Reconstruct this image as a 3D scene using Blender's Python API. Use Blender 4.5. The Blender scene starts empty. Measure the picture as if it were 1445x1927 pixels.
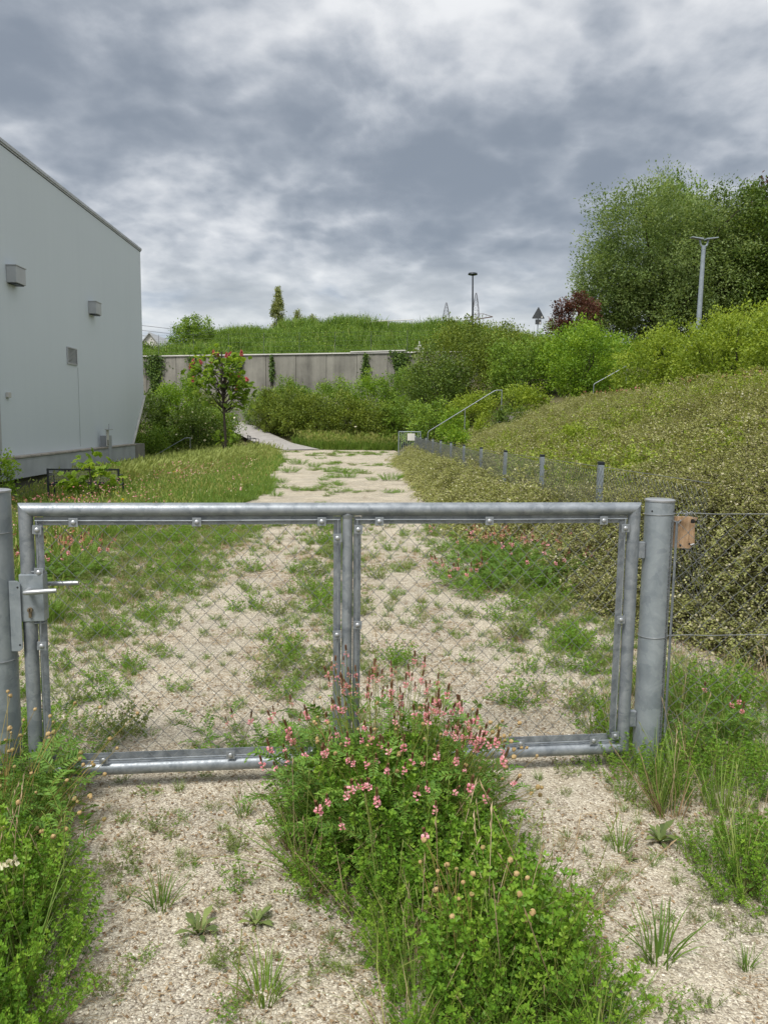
import bpy, bmesh, math, random
import numpy as np
from math import radians, pi, sin, cos
from mathutils import Matrix, Vector

# ------------------------------------------------------------------ camera, sky, sun, exposure
scene = bpy.context.scene
COL = scene.collection
cam_data = bpy.data.cameras.new('camera')
camera = bpy.data.objects.new('camera', cam_data)
COL.objects.link(camera)
cam_data.sensor_fit = 'VERTICAL'
cam_data.sensor_height = 24.0
cam_data.lens = 1447.0 / 1927.0 * 24.0
cam_data.clip_start = 0.05
cam_data.clip_end = 5000
camera.matrix_world = (Matrix.Translation((0, 0, 1.5)) @ Matrix.Rotation(radians(-2.0), 4, 'Z')
                       @ Matrix.Rotation(radians(90 - 6.84), 4, 'X') @ Matrix.Rotation(radians(0.7), 4, 'Z'))
scene.camera = camera

SUN_EL, SUN_AZ = radians(58), radians(-150)      # high soft sun behind thin cloud, behind the camera to the left
world = bpy.data.worlds.new('World')
scene.world = world
world.use_nodes = True
world.cycles.sampling_method = 'MANUAL'
world.cycles.sample_map_resolution = 512


def build_sky():
    nt = world.node_tree
    nt.nodes.clear()
    N, Lk = nt.nodes.new, nt.links.new

    def math_(op, a, b=None, c=None, clamp=False):
        n = N('ShaderNodeMath'); n.operation = op; n.use_clamp = clamp
        for i, v in enumerate((a, b, c)):
            if v is None: continue
            if isinstance(v, (int, float)): n.inputs[i].default_value = v
            else: Lk(v, n.inputs[i])
        return n.outputs[0]

    def noise(vec, scale, detail, rough, dist=0.0):
        n = N('ShaderNodeTexNoise'); n.noise_dimensions = '2D'
        n.inputs['Scale'].default_value = scale; n.inputs['Detail'].default_value = detail
        n.inputs['Roughness'].default_value = rough; n.inputs['Distortion'].default_value = dist
        Lk(vec, n.inputs['Vector'])
        return n.outputs['Fac']

    def shift(vec, dx, dy):
        n = N('ShaderNodeVectorMath'); n.operation = 'ADD'; n.inputs[1].default_value = (dx, dy, 0); Lk(vec, n.inputs[0])
        return n.outputs[0]

    def ramp(fac, stops, ease='EASE'):
        n = N('ShaderNodeValToRGB'); n.color_ramp.interpolation = ease
        e = n.color_ramp.elements
        while len(e) < len(stops): e.new(0.5)
        for k, (p, c) in enumerate(stops):
            e[k].position = p; e[k].color = (*c, 1)
        Lk(fac, n.inputs[0])
        return n.outputs[0]

    def lump(dx, dy, dz, size, amount):
        l = math.sqrt(dx * dx + dy * dy + dz * dz)
        vm = N('ShaderNodeVectorMath'); vm.operation = 'DOT_PRODUCT'
        Lk(tc.outputs['Generated'], vm.inputs[0]); vm.inputs[1].default_value = (dx / l, dy / l, dz / l)
        d = math_('SUBTRACT', 1.0, vm.outputs['Value'])
        return math_('MULTIPLY', math_('EXPONENT', math_('MULTIPLY', d, -1.0 / size)), amount)

    tc = N('ShaderNodeTexCoord')
    sep = N('ShaderNodeSeparateXYZ'); Lk(tc.outputs['Generated'], sep.inputs[0])
    x, y, z = sep.outputs
    # cloud layer seen in perspective: direction divided by height
    zz = math_('ADD', math_('MAXIMUM', z, 0.0), 0.30)
    comb = N('ShaderNodeCombineXYZ')
    Lk(math_('DIVIDE', x, zz), comb.inputs[0]); Lk(math_('DIVIDE', y, zz), comb.inputs[1])
    p = shift(comb.outputs[0], SKY_X, SKY_Y)
    big = noise(p, 1.1, 2.0, 0.5)
    puff = noise(p, 2.1, 10.0, 0.585, 0.10)
    lit = noise(shift(p, 0.02, 0.045), 2.1, 7.0, 0.585, 0.10)      # same clouds a step farther out: slopes facing the light
    t = math_('ADD', math_('MULTIPLY', big, 0.75), math_('MULTIPLY', puff, 0.95))
    for lp in SKY_LUMPS: t = math_('ADD', t, lump(*lp))
    relief = math_('MULTIPLY', math_('SUBTRACT', lit, puff), 1.25)
    # cauliflower edges: rounded cells billow the cloud margins
    vo = N('ShaderNodeTexVoronoi'); vo.voronoi_dimensions = '2D'; vo.feature = 'SMOOTH_F1'; vo.inputs['Scale'].default_value = 5.5; vo.inputs['Smoothness'].default_value = 0.35
    vo.inputs['Detail'].default_value = 2.0; vo.inputs['Roughness'].default_value = 0.55
    wv = N('ShaderNodeVectorMath'); wv.operation = 'MULTIPLY_ADD'; wv.inputs[1].default_value = (0.16, 0.16, 0)
    wn = N('ShaderNodeTexNoise'); wn.noise_dimensions = '2D'; wn.inputs['Scale'].default_value = 4.0; wn.inputs['Detail'].default_value = 4.0; Lk(p, wn.inputs['Vector'])
    Lk(wn.outputs['Color'], wv.inputs[0]); Lk(p, wv.inputs[2]); Lk(wv.outputs[0], vo.inputs['Vector'])
    relief = math_('ADD', relief, math_('MULTIPLY', math_('SUBTRACT', vo.outputs['Distance'], 0.38), -BILLOW))
    t = math_('ADD', math_('SUBTRACT', t, 0.295), relief)
    col = ramp(t, SKY_STOPS, 'B_SPLINE')
    # thinner, brighter cloud low over the horizon, with a little blue
    hz = math_('POWER', math_('SUBTRACT', 1.0, math_('DIVIDE', math_('MAXIMUM', z, 0.0), 0.21), clamp=True), 0.85)
    zl = math_('ADD', math_('MAXIMUM', z, 0.0), 0.17)
    cb = N('ShaderNodeCombineXYZ'); Lk(math_('DIVIDE', x, zl), cb.inputs[0]); Lk(math_('DIVIDE', y, zl), cb.inputs[1])
    low = noise(shift(cb.outputs[0], 3.7, 1.2), 1.9, 6.0, 0.55, 0.2)
    band = ramp(low, [(0.44, (0.86, 0.88, 0.87)), (0.54, (0.72, 0.75, 0.77)), (0.68, (0.46, 0.54, 0.64))])
    mx = N('ShaderNodeMix'); mx.data_type = 'RGBA'
    Lk(math_('MULTIPLY', hz, 0.95), mx.inputs['Factor']); Lk(col, mx.inputs[6]); Lk(band, mx.inputs[7])
    sky = N('ShaderNodeTexSky'); sky.sky_type = 'NISHITA'; sky.sun_disc = False
    sky.sun_elevation = SUN_EL; sky.sun_rotation = SUN_AZ
    sc_ = N('ShaderNodeVectorMath'); sc_.operation = 'SCALE'; sc_.inputs[3].default_value = SKY_GAIN * 10.0
    Lk(mx.outputs[2], sc_.inputs[0])
    mx2 = N('ShaderNodeMix'); mx2.data_type = 'RGBA'; mx2.inputs['Factor'].default_value = 0.95
    Lk(sky.outputs[0], mx2.inputs[6]); Lk(sc_.outputs[0], mx2.inputs[7])
    bg = N('ShaderNodeBackground'); bg.inputs['Strength'].default_value = 0.1
    Lk(mx2.outputs[2], bg.inputs['Color'])
    out = N('ShaderNodeOutputWorld'); Lk(bg.outputs[0], out.inputs['Surface'])


SKY_X, SKY_Y = 40.15, 3.4
SKY_GAIN = 0.385
BILLOW = 0.34
SKY_STOPS = [(0.20, (0.88, 0.89, 0.90)), (0.35, (0.67, 0.69, 0.72)), (0.49, (0.50, 0.53, 0.575)), (0.62, (0.36, 0.395, 0.445)), (0.82, (0.245, 0.28, 0.33))]
# (direction x, y, z), angular size, extra cloud thickness (negative = thinner, brighter)
SKY_LUMPS = [(0.08, 1, 0.27, 0.022, 0.26), (-0.28, 1, 0.35, 0.010, 0.12), (-0.50, 1, 0.60, 0.016, 0.28),
             (0.34, 1, 0.30, 0.016, 0.12), (-0.36, 1, 0.22, 0.006, -0.22), (0.06, 1, 0.62, 0.008, -0.18),
             (0.42, 1, 0.50, 0.012, -0.08), (-0.20, 1, 0.52, 0.006, -0.14)]
build_sky()

sun_data = bpy.data.lights.new('sun', 'SUN')
sun_data.energy = 1.5
sun_data.angle = radians(18)
sun_data.color = (1.0, 0.965, 0.91)
sun = bpy.data.objects.new('sun', sun_data)
COL.objects.link(sun)
_d = Vector((sin(SUN_AZ) * cos(SUN_EL), cos(SUN_AZ) * cos(SUN_EL), sin(SUN_EL)))
sun.rotation_euler = _d.to_track_quat('Z', 'Y').to_euler()

vs = scene.view_settings
vs.view_transform = 'Standard'; vs.look = 'None'; vs.exposure = 1.4; vs.gamma = 1.0; vs.use_curve_mapping = False
scene.render.engine = 'CYCLES'
scene.cycles.max_bounces = 4
scene.cycles.diffuse_bounces = 2
scene.cycles.transparent_max_bounces = 4

# ------------------------------------------------------------------ helpers
rng = np.random.default_rng(7)
random.seed(7)


def sm(a, b, x):
    t = np.clip((np.asarray(x, float) - a) / (b - a), 0, 1)
    return t * t * (3 - 2 * t)


def vnoise(x, y, s=1.0, seed=0):
    """cheap smooth value noise, 0..1"""
    x = np.asarray(x, float) * s + seed * 17.3; y = np.asarray(y, float) * s - seed * 9.1
    xi = np.floor(x); yi = np.floor(y); fx = x - xi; fy = y - yi
    fx = fx * fx * (3 - 2 * fx); fy = fy * fy * (3 - 2 * fy)
    def h(a, b):
        v = np.sin(a * 127.1 + b * 311.7) * 43758.5453
        return v - np.floor(v)
    return ((h(xi, yi) * (1 - fx) + h(xi + 1, yi) * fx) * (1 - fy) + (h(xi, yi + 1) * (1 - fx) + h(xi + 1, yi + 1) * fx) * fy)


def bank_edge(y):
    return np.interp(y, [0, 4, 4.5, 5, 5.6, 7, 10, 15, 30, 50], [3.3, 3.1, 2.9, 2.62, 2.35, 2.12, 1.95, 1.9, 2.05, 2.4])


def H(x, y):
    """height of the ground"""
    x = np.asarray(x, float); y = np.asarray(y, float)
    h = -0.01 * np.clip(y - 4, 0, 46)
    h = h - 0.11 * np.clip(-3.3 - x, 0, 8) * sm(5, 14, y) * (1 - sm(40, 47, y))
    h = h - 0.55 * sm(-8.7, -10.2, x) * sm(5, 12, y) * (1 - sm(36, 39, y))
    h = h + 1.55 * sm(48, 60, y) * (1 - sm(3, 6, x))
    s = x - bank_edge(y) - 0.12
    h = h + np.interp(y, [4, 5.5, 6.5, 8], [0.6, 0.6, 0.40, 0.10]) * sm(0, 0.38, s) + 0.34 * np.clip(s - 0.3, 0, 6.4) + 0.02 * np.clip(s - 6.7, 0, 60)
    h = h + 0.15 * np.clip(y - 32, 0, 35) * sm(5, 11, x)
    h = h + 0.02 * (vnoise(x, y, 0.9, 3) - 0.5) * sm(0, 6, np.abs(x)) 
    return h


def link(o, parent=None):
    COL.objects.link(o)
    if parent is not None: o.parent = parent
    return o


def tag(o, label=None, cat=None, group=None, kind=None):
    if label: o['label'] = label
    if cat: o['category'] = cat
    if group: o['group'] = group
    if kind: o['kind'] = kind
    return o


def empty(name, loc=(0, 0, 0), rz=0.0):
    o = bpy.data.objects.new(name, None)
    o.location = loc; o.rotation_euler = (0, 0, rz); o.empty_display_size = 0.1
    return link(o)


class PB:
    """polygon builder for hard things"""
    def __init__(s): s.v = []; s.f = []; s.m = []
    def add(s, vs, fs, m=0):
        b = len(s.v); s.v += [tuple(v) for v in vs]
        s.f += [tuple(i + b for i in f) for f in fs]; s.m += [m] * len(fs); return s
    def box(s, x0, x1, y0, y1, z0, z1, m=0, M=None):
        vs = [Vector(p) for p in ((x0, y0, z0), (x1, y0, z0), (x1, y1, z0), (x0, y1, z0), (x0, y0, z1), (x1, y0, z1), (x1, y1, z1), (x0, y1, z1))]
        if M is not None: vs = [M @ v for v in vs]
        return s.add(vs, [(3, 2, 1, 0), (4, 5, 6, 7), (0, 1, 5, 4), (1, 2, 6, 5), (2, 3, 7, 6), (3, 0, 4, 7)], m)
    def tube(s, pts, r, n=8, cap=True, m=0):
        pts = [Vector(p) for p in pts]; k = len(pts)
        rr = r if isinstance(r, (list, tuple)) else [r] * k
        ref = None; vs = []; fs = []
        for i, p in enumerate(pts):
            d = (pts[min(i + 1, k - 1)] - pts[max(i - 1, 0)])
            if d.length < 1e-9: d = Vector((0, 0, 1))
            d.normalize()
            if ref is None:
                ref = Vector((1, 0, 0)) if abs(d.x) < 0.8 else Vector((0, 1, 0))
            u = (ref - d * ref.dot(d)); u.normalize(); w = d.cross(u); ref = u
            for j in range(n):
                a = 2 * pi * j / n
                vs.append(p + (u * cos(a) + w * sin(a)) * rr[i])
        for i in range(k - 1):
            for j in range(n):
                a, b = i * n + j, i * n + (j + 1) % n
                fs.append((a, b, b + n, a + n))
        if cap and n > 2:
            fs.append(tuple(range(n - 1, -1, -1))); fs.append(tuple(range((k - 1) * n, k * n)))
        return s.add(vs, fs, m)
    def build(s, name, mats, parent=None, smooth=False, bevel=0.0, loc=None):
        me = bpy.data.meshes.new(name)
        me.from_pydata(s.v, [], s.f)
        for m in (mats if isinstance(mats, (list, tuple)) else [mats]): me.materials.append(m)
        if any(s.m): me.polygons.foreach_set('material_index', s.m)
        if bevel:
            bm = bmesh.new(); bm.from_mesh(me)
            bmesh.ops.bevel(bm, geom=[e for e in bm.edges if e.calc_face_angle(0) > 0.6], offset=bevel, segments=2, affect='EDGES', profile=0.6)
            bm.to_mesh(me); bm.free()
        me.update()
        if smooth:
            try: me.shade_smooth()
            except Exception: pass
            bm = bmesh.new(); bm.from_mesh(me)
            for e in bm.edges:
                if e.calc_face_angle(0) > 0.7: e.smooth = False
            bm.to_mesh(me); bm.free()
        o = bpy.data.objects.new(name, me)
        if loc is not None: o.location = loc
        return link(o, parent)


class TB:
    """triangle soup builder for foliage (numpy)"""
    def __init__(s): s.V = []; s.F = []; s.M = []; s.R = []; s.n = 0
    def add(s, V, F, mi=0, rnd=0.5):
        V = np.asarray(V, np.float32); F = np.asarray(F, np.int32)
        s.V.append(V); s.F.append(F + s.n); s.n += len(V)
        s.M.append(np.full(len(F), mi, np.int32) if np.isscalar(mi) else np.asarray(mi, np.int32))
        s.R.append(np.full(len(V), rnd, np.float32) if np.isscalar(rnd) else np.asarray(rnd, np.float32))
        return s
    def arrays(s):
        return np.concatenate(s.V), np.concatenate(s.F), np.concatenate(s.M), np.concatenate(s.R)
    def stamp(s, T, pos, d, nrm, size, mi=0, rnd=None, width=None):
        """copy template T=(V,F) along directions d with normals nrm"""
        V, F = T; pos = np.asarray(pos, float); n = len(pos)
        if n == 0: return s
        M = orient(d, nrm); size = np.broadcast_to(np.asarray(size, float), (n,))
        P = np.broadcast_to(V[None], (n,) + V.shape).copy()
        if width is not None: P[:, :, 0] *= np.broadcast_to(np.asarray(width, float), (n,))[:, None]
        W = np.einsum('nij,nkj->nki', M, P) * size[:, None, None] + pos[:, None]
        FF = (F[None] + (np.arange(n) * len(V))[:, None, None]).reshape(-1, 3)
        r = rng.random(n) if rnd is None else np.broadcast_to(np.asarray(rnd, float), (n,))
        return s.add(W.reshape(-1, 3), FF, mi, np.repeat(r, len(V)))
    def copies(s, A, pos, rotz, scale, tilt=None, tiltdir=None, rshift=0.25):
        """copy arrays A (V,F,M,R) with turn, tilt and scale"""
        V, F, Mi, R = A; n = len(pos)
        c, sn = np.cos(rotz), np.sin(rotz); Z = np.zeros(n); O = np.ones(n)
        M = np.stack([np.stack([c, -sn, Z], -1), np.stack([sn, c, Z], -1), np.stack([Z, Z, O], -1)], 1)
        if tilt is not None:
            ax = np.stack([-np.sin(tiltdir), np.cos(tiltdir), Z], -1)
            M = rodrigues(ax, tilt) @ M
        W = np.einsum('nij,kj->nki', M, V) * np.asarray(scale)[:, None, None] + np.asarray(pos)[:, None]
        FF = (F[None] + (np.arange(n) * len(V))[:, None, None]).reshape(-1, 3)
        r = np.clip(R[None] + rng.uniform(-rshift, rshift, n)[:, None], 0, 1)
        return s.add(W.reshape(-1, 3), FF, np.tile(Mi, n), r.reshape(-1))
    def tube(s, pts, r0, r1, n=3, mi=0, rnd=0.5):
        pts = np.asarray(pts, float); k = len(pts)
        d = np.gradient(pts, axis=0); d /= np.linalg.norm(d, axis=1)[:, None] + 1e-9
        ref = np.array([1.0, 0.13, 0.05]) if abs(d[0, 0]) < 0.8 else np.array([0.1, 1.0, 0.0])
        u = np.cross(d, ref); u /= np.linalg.norm(u, axis=1)[:, None] + 1e-9
        w = np.cross(d, u); rr = np.linspace(r0, r1, k)[:, None]
        a = 2 * pi * np.arange(n) / n
        V = (pts[:, None] + (u[:, None] * np.cos(a)[None, :, None] + w[:, None] * np.sin(a)[None, :, None]) * rr[:, None]).reshape(-1, 3)
        F = []
        for i in range(k - 1):
            for j in range(n):
                p, q = i * n + j, i * n + (j + 1) % n
                F += [(p, q, q + n), (p, q + n, p + n)]
        return s.add(V, np.array(F), mi, rnd)
    def build(s, name, mats, parent=None, loc=None, do_link=True, smooth=False):
        V, F, M, R = s.arrays()
        me = tri_mesh(name, V, F, M, R, mats, smooth)
        o = bpy.data.objects.new(name, me)
        if loc is not None: o.location = loc
        return link(o, parent) if do_link else o


def tri_mesh(name, V, F, M, R, mats, smooth=False):
    me = bpy.data.meshes.new(name)
    me.vertices.add(len(V)); me.vertices.foreach_set('co', np.ascontiguousarray(V, np.float32).ravel())
    me.loops.add(len(F) * 3); me.loops.foreach_set('vertex_index', np.ascontiguousarray(F, np.int32).ravel())
    me.polygons.add(len(F)); me.polygons.foreach_set('loop_start', np.arange(0, len(F) * 3, 3, dtype=np.int32))
    for m in (mats if isinstance(mats, (list, tuple)) else [mats]): me.materials.append(m)
    me.polygons.foreach_set('material_index', np.ascontiguousarray(M, np.int32))
    me.update(calc_edges=True)
    at = me.attributes.new('rnd', 'FLOAT', 'POINT'); at.data.foreach_set('value', np.ascontiguousarray(R, np.float32))
    if smooth: me.polygons.foreach_set('use_smooth', np.ones(len(F), bool))
    return me


def norm(a): return a / (np.linalg.norm(a, axis=-1, keepdims=True) + 1e-9)


def orient(d, n):
    d = norm(np.asarray(d, float)); x = np.cross(d, np.asarray(n, float))
    bad = np.linalg.norm(x, axis=1) < 1e-4
    x[bad] = np.cross(d[bad], np.array([0.3, 0.7, 0.64])); x = norm(x)
    return np.stack([x, d, np.cross(x, d)], -1)


def rodrigues(ax, ang):
    ang = np.asarray(ang); c, s = np.cos(ang), np.sin(ang); x, y, z = ax[:, 0], ax[:, 1], ax[:, 2]; C = 1 - c
    return np.stack([np.stack([c + x * x * C, x * y * C - z * s, x * z * C + y * s], -1),
                     np.stack([y * x * C + z * s, c + y * y * C, y * z * C - x * s], -1),
                     np.stack([z * x * C - y * s, z * y * C + x * s, c + z * z * C], -1)], 1)


def rdir(n, up=0.0):
    v = rng.normal(size=(n, 3)); v = norm(v); v[:, 2] += up
    return norm(v)


# leaf templates, length 1 along +Y
LEAF2 = (np.array([(0, 0, 0), (-.3, .5, .1), (0, 1, -.04), (.3, .5, .1)], float), np.array([(0, 2, 1), (0, 3, 2)]))
LEAF4 = (np.array([(0, 0, 0), (-.19, .35, .07), (-.3, .74, .08), (0, 1, -.03), (.3, .74, .08), (.19, .35, .07)], float),
         np.array([(0, 3, 1), (1, 3, 2), (0, 5, 3), (5, 4, 3)]))
BLADE = (np.array([(-.5, 0, 0), (.5, 0, 0), (-.42, .4, .05), (.42, .4, .05), (-.26, .75, -.02), (.26, .75, -.02), (0, 1, -.2)], float),
         np.array([(0, 1, 3), (0, 3, 2), (2, 3, 5), (2, 5, 4), (4, 5, 6)]))
STAR = (np.array([(-.5, -.5, 0), (.5, -.5, 0), (.5, .5, 0), (-.5, .5, 0), (-.1, 0, -.35), (.1, 0, .4)], float),
        np.array([(0, 1, 2), (0, 2, 3), (0, 5, 2), (1, 5, 3)]))


# ------------------------------------------------------------------ materials
def new_mat(name):
    m = bpy.data.materials.new(name); m.use_nodes = True
    nt = m.node_tree
    return m, nt, nt.nodes, nt.links, nt.nodes['Principled BSDF']


def ramp_node(nt, stops, interp='LINEAR'):
    n = nt.nodes.new('ShaderNodeValToRGB'); n.color_ramp.interpolation = interp; e = n.color_ramp.elements
    while len(e) < len(stops): e.new(0.5)
    for k, (p, c) in enumerate(stops): e[k].position = p; e[k].color = (*c, 1)
    return n


def noise_node(nt, scale, detail=5, rough=0.55, vec=None):
    n = nt.nodes.new('ShaderNodeTexNoise'); n.inputs['Scale'].default_value = scale
    n.inputs['Detail'].default_value = detail; n.inputs['Roughness'].default_value = rough
    if vec is not None: nt.links.new(vec, n.inputs['Vector'])
    return n


def solid(name, c, rough=0.6, metal=0.0, var=0.12, scale=6.0, bump=0.0, coord='Object'):
    """plain paint, plastic, timber ... with slight mottling"""
    m, nt, N, L, b = new_mat(name)
    tc = N.new('ShaderNodeTexCoord'); nz = noise_node(nt, scale, 6, 0.6, tc.outputs[coord])
    lo = [max(0, v * (1 - var * 1.6)) for v in c]; hi = [min(1, v * (1 + var)) for v in c]
    r = ramp_node(nt, [(0.3, lo), (0.7, hi)]); L.new(nz.outputs['Fac'], r.inputs[0]); L.new(r.outputs[0], b.inputs['Base Color'])
    b.inputs['Roughness'].default_value = rough; b.inputs['Metallic'].default_value = metal
    if bump:
        bp = N.new('ShaderNodeBump'); bp.inputs['Strength'].default_value = bump; bp.inputs['Distance'].default_value = 0.01
        n2 = noise_node(nt, scale * 8, 6, 0.65, tc.outputs[coord]); L.new(n2.outputs['Fac'], bp.inputs['Height']); L.new(bp.outputs[0], b.inputs['Normal'])
    return m


def leaf_mat(name, stops, trans=0.35, rough=0.5, spec=0.35, objvar=0.0):
    """leaf colours picked leaf by leaf; light shines through"""
    if any(w in name for w in ('leaf', 'grass', 'weed', 'stem')) and 'copper' not in name:
        stops = [(q, (c_[0] * 1.62, c_[1] * 1.55, c_[2] * 1.35)) for q, c_ in stops]
    m, nt, N, L, b = new_mat(name)
    at = N.new('ShaderNodeAttribute'); at.attribute_name = 'rnd'
    fac = at.outputs['Fac']
    if objvar:
        oi = N.new('ShaderNodeObjectInfo'); mr = N.new('ShaderNodeMath'); mr.operation = 'MULTIPLY_ADD'
        L.new(oi.outputs['Random'], mr.inputs[0]); mr.inputs[1].default_value = objvar; mr.inputs[2].default_value = -objvar / 2
        ad = N.new('ShaderNodeMath'); ad.operation = 'ADD'; ad.use_clamp = True
        L.new(mr.outputs[0], ad.inputs[0]); L.new(fac, ad.inputs[1]); fac = ad.outputs[0]
    r = ramp_node(nt, stops); L.new(fac, r.inputs[0])
    L.new(r.outputs[0], b.inputs['Base Color']); b.inputs['Roughness'].default_value = rough
    b.inputs['Specular IOR Level'].default_value = spec
    if trans:
        tr = N.new('ShaderNodeBsdfTranslucent'); sc_ = N.new('ShaderNodeVectorMath'); sc_.operation = 'MULTIPLY'
        sc_.inputs[1].default_value = (1.25, 1.2, 0.7); L.new(r.outputs[0], sc_.inputs[0]); L.new(sc_.outputs[0], tr.inputs['Color'])
        mx = N.new('ShaderNodeMixShader'); mx.inputs[0].default_value = trans
        L.new(b.outputs[0], mx.inputs[1]); L.new(tr.outputs[0], mx.inputs[2]); L.new(mx.outputs[0], N['Material Output'].inputs['Surface'])
    return m


def galvanised(name, c0=(0.20, 0.225, 0.25), c1=(0.38, 0.41, 0.435), scale=14.0, metal=0.45, rough=0.46):
    m, nt, N, L, b = new_mat(name)
    tc = N.new('ShaderNodeTexCoord')
    nz = noise_node(nt, scale, 4, 0.6, tc.outputs['Object']); nz.inputs['Distortion'].default_value = 0.8
    vo = N.new('ShaderNodeTexVoronoi'); vo.inputs['Scale'].default_value = scale * 2.6; vo.inputs['Randomness'].default_value = 1
    wp = N.new('ShaderNodeVectorMath'); wp.operation = 'MULTIPLY_ADD'; wp.inputs[1].default_value = (0.12, 0.12, 0.12)
    L.new(nz.outputs['Color'], wp.inputs[0]); L.new(tc.outputs['Object'], wp.inputs[2]); L.new(wp.outputs[0], vo.inputs['Vector'])
    sp = N.new('ShaderNodeSeparateColor'); L.new(vo.outputs['Color'], sp.inputs[0])
    ad = N.new('ShaderNodeMath'); ad.operation = 'MULTIPLY_ADD'; ad.inputs[1].default_value = 0.2
    L.new(sp.outputs[0], ad.inputs[0]); L.new(nz.outputs['Fac'], ad.inputs[2])
    r = ramp_node(nt, [(0.40, c0), (0.62, [(a + d) / 2 for a, d in zip(c0, c1)]), (0.9, c1)]); L.new(ad.outputs[0], r.inputs[0])
    st = noise_node(nt, scale * 9, 3, 0.5, tc.outputs['Object'])
    rm = N.new('ShaderNodeMapRange'); rm.inputs[1].default_value = 0.3; rm.inputs[2].default_value = 0.7
    rm.inputs[3].default_value = rough - 0.08; rm.inputs[4].default_value = rough + 0.14
    L.new(st.outputs['Fac'], rm.inputs[0]); L.new(rm.outputs[0], b.inputs['Roughness'])
    L.new(r.outputs[0], b.inputs['Base Color']); b.inputs['Metallic'].default_value = metal
    bp = N.new('ShaderNodeBump'); bp.inputs['Strength'].default_value = 0.12; bp.inputs['Distance'].default_value = 0.002
    L.new(st.outputs['Fac'], bp.inputs['Height']); L.new(bp.outputs[0], b.inputs['Normal'])
    return m


def gravel_mat():
    m, nt, N, L, b = new_mat('gravel_surface')
    tc = N.new('ShaderNodeTexCoord'); v = tc.outputs['Object']
    vo = N.new('ShaderNodeTexVoronoi'); vo.inputs['Scale'].default_value = 150; L.new(v, vo.inputs['Vector'])
    sp = N.new('ShaderNodeSeparateColor'); L.new(vo.outputs['Color'], sp.inputs[0])
    r = ramp_node(nt, [(0.0, (0.25, 0.21, 0.165)), (0.25, (0.42, 0.375, 0.30)), (0.6, (0.545, 0.50, 0.405)), (0.9, (0.645, 0.60, 0.495)), (1.0, (0.78, 0.74, 0.65))])
    L.new(sp.outputs[0], r.inputs[0])
    ed = ramp_node(nt, [(0.0, (1, 1, 1)), (0.5, (0.92, 0.92, 0.92)), (0.95, (0.45, 0.42, 0.4))]); L.new(vo.outputs['Distance'], ed.inputs[0])
    gm = N.new('ShaderNodeMath'); gm.operation = 'MULTIPLY'; gm.inputs[1].default_value = 85; 
    L.new(vo.outputs['Distance'], ed.inputs[0])
    # damp fine earth and brown litter in patches
    big = noise_node(nt, 1.1, 6, 0.6, v); br = ramp_node(nt, [(0.42, (0, 0, 0)), (0.60, (1, 1, 1))]); L.new(big.outputs['Fac'], br.inputs[0])
    mid = noise_node(nt, 9, 6, 0.65, v); mr = ramp_node(nt, [(0.45, (0, 0, 0)), (0.62, (1, 1, 1))]); L.new(mid.outputs['Fac'], mr.inputs[0])
    mu = N.new('ShaderNodeMath'); mu.operation = 'MULTIPLY'; L.new(br.outputs[0], mu.inputs[0]); L.new(mr.outputs[0], mu.inputs[1])
    m6 = N.new('ShaderNodeMath'); m6.operation = 'MULTIPLY'; m6.inputs[1].default_value = 0.55; L.new(mu.outputs[0], m6.inputs[0])
    mx = N.new('ShaderNodeMix'); mx.data_type = 'RGBA'; L.new(m6.outputs[0], mx.inputs['Factor']); L.new(r.outputs[0], mx.inputs[6]); mx.inputs[7].default_value = (0.25, 0.20, 0.13, 1)
    t2 = noise_node(nt, 2.6, 4, 0.5, v); tr = ramp_node(nt, [(0.3, (0.78, 0.77, 0.755)), (0.7, (1.1, 1.07, 1.02))]); L.new(t2.outputs['Fac'], tr.inputs[0])
    mm = N.new('ShaderNodeMix'); mm.data_type = 'RGBA'; mm.blend_type = 'MULTIPLY'; mm.inputs['Factor'].default_value = 1
    L.new(mx.outputs[2], mm.inputs[6]); L.new(tr.outputs[0], mm.inputs[7])
    L.new(mm.outputs[2], b.inputs['Base Color']); b.inputs['Roughness'].default_value = 0.9; b.inputs['Specular IOR Level'].default_value = 0.2
    bp = N.new('ShaderNodeBump'); bp.inputs['Strength'].default_value = 0.9; bp.inputs['Distance'].default_value = 0.006; bp.invert = True
    L.new(vo.outputs['Distance'], bp.inputs['Height']); L.new(bp.outputs[0], b.inputs['Normal'])
    return m


def soil_mat():
    m, nt, N, L, b = new_mat('soil_and_litter')
    tc = N.new('ShaderNodeTexCoord'); v = tc.outputs['Object']
    a = noise_node(nt, 0.7, 8, 0.65, v); c = noise_node(nt, 24, 6, 0.7, v)
    r = ramp_node(nt, [(0.3, (0.075, 0.085, 0.025)), (0.5, (0.12, 0.105, 0.05)), (0.7, (0.17, 0.135, 0.085))]); L.new(a.outputs['Fac'], r.inputs[0])
    r2 = ramp_node(nt, [(0.3, (0.5, 0.5, 0.5)), (0.7, (1.3, 1.25, 1.15))]); L.new(c.outputs['Fac'], r2.inputs[0])
    mm = N.new('ShaderNodeMix'); mm.data_type = 'RGBA'; mm.blend_type = 'MULTIPLY'; mm.inputs['Factor'].default_value = 1
    L.new(r.outputs[0], mm.inputs[6]); L.new(r2.outputs[0], mm.inputs[7]); L.new(mm.outputs[2], b.inputs['Base Color'])
    b.inputs['Roughness'].default_value = 0.95
    bp = N.new('ShaderNodeBump'); bp.inputs['Strength'].default_value = 0.7; bp.inputs['Distance'].default_value = 0.02
    L.new(c.outputs['Fac'], bp.inputs['Height']); L.new(bp.outputs[0], b.inputs['Normal'])
    return m


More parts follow.
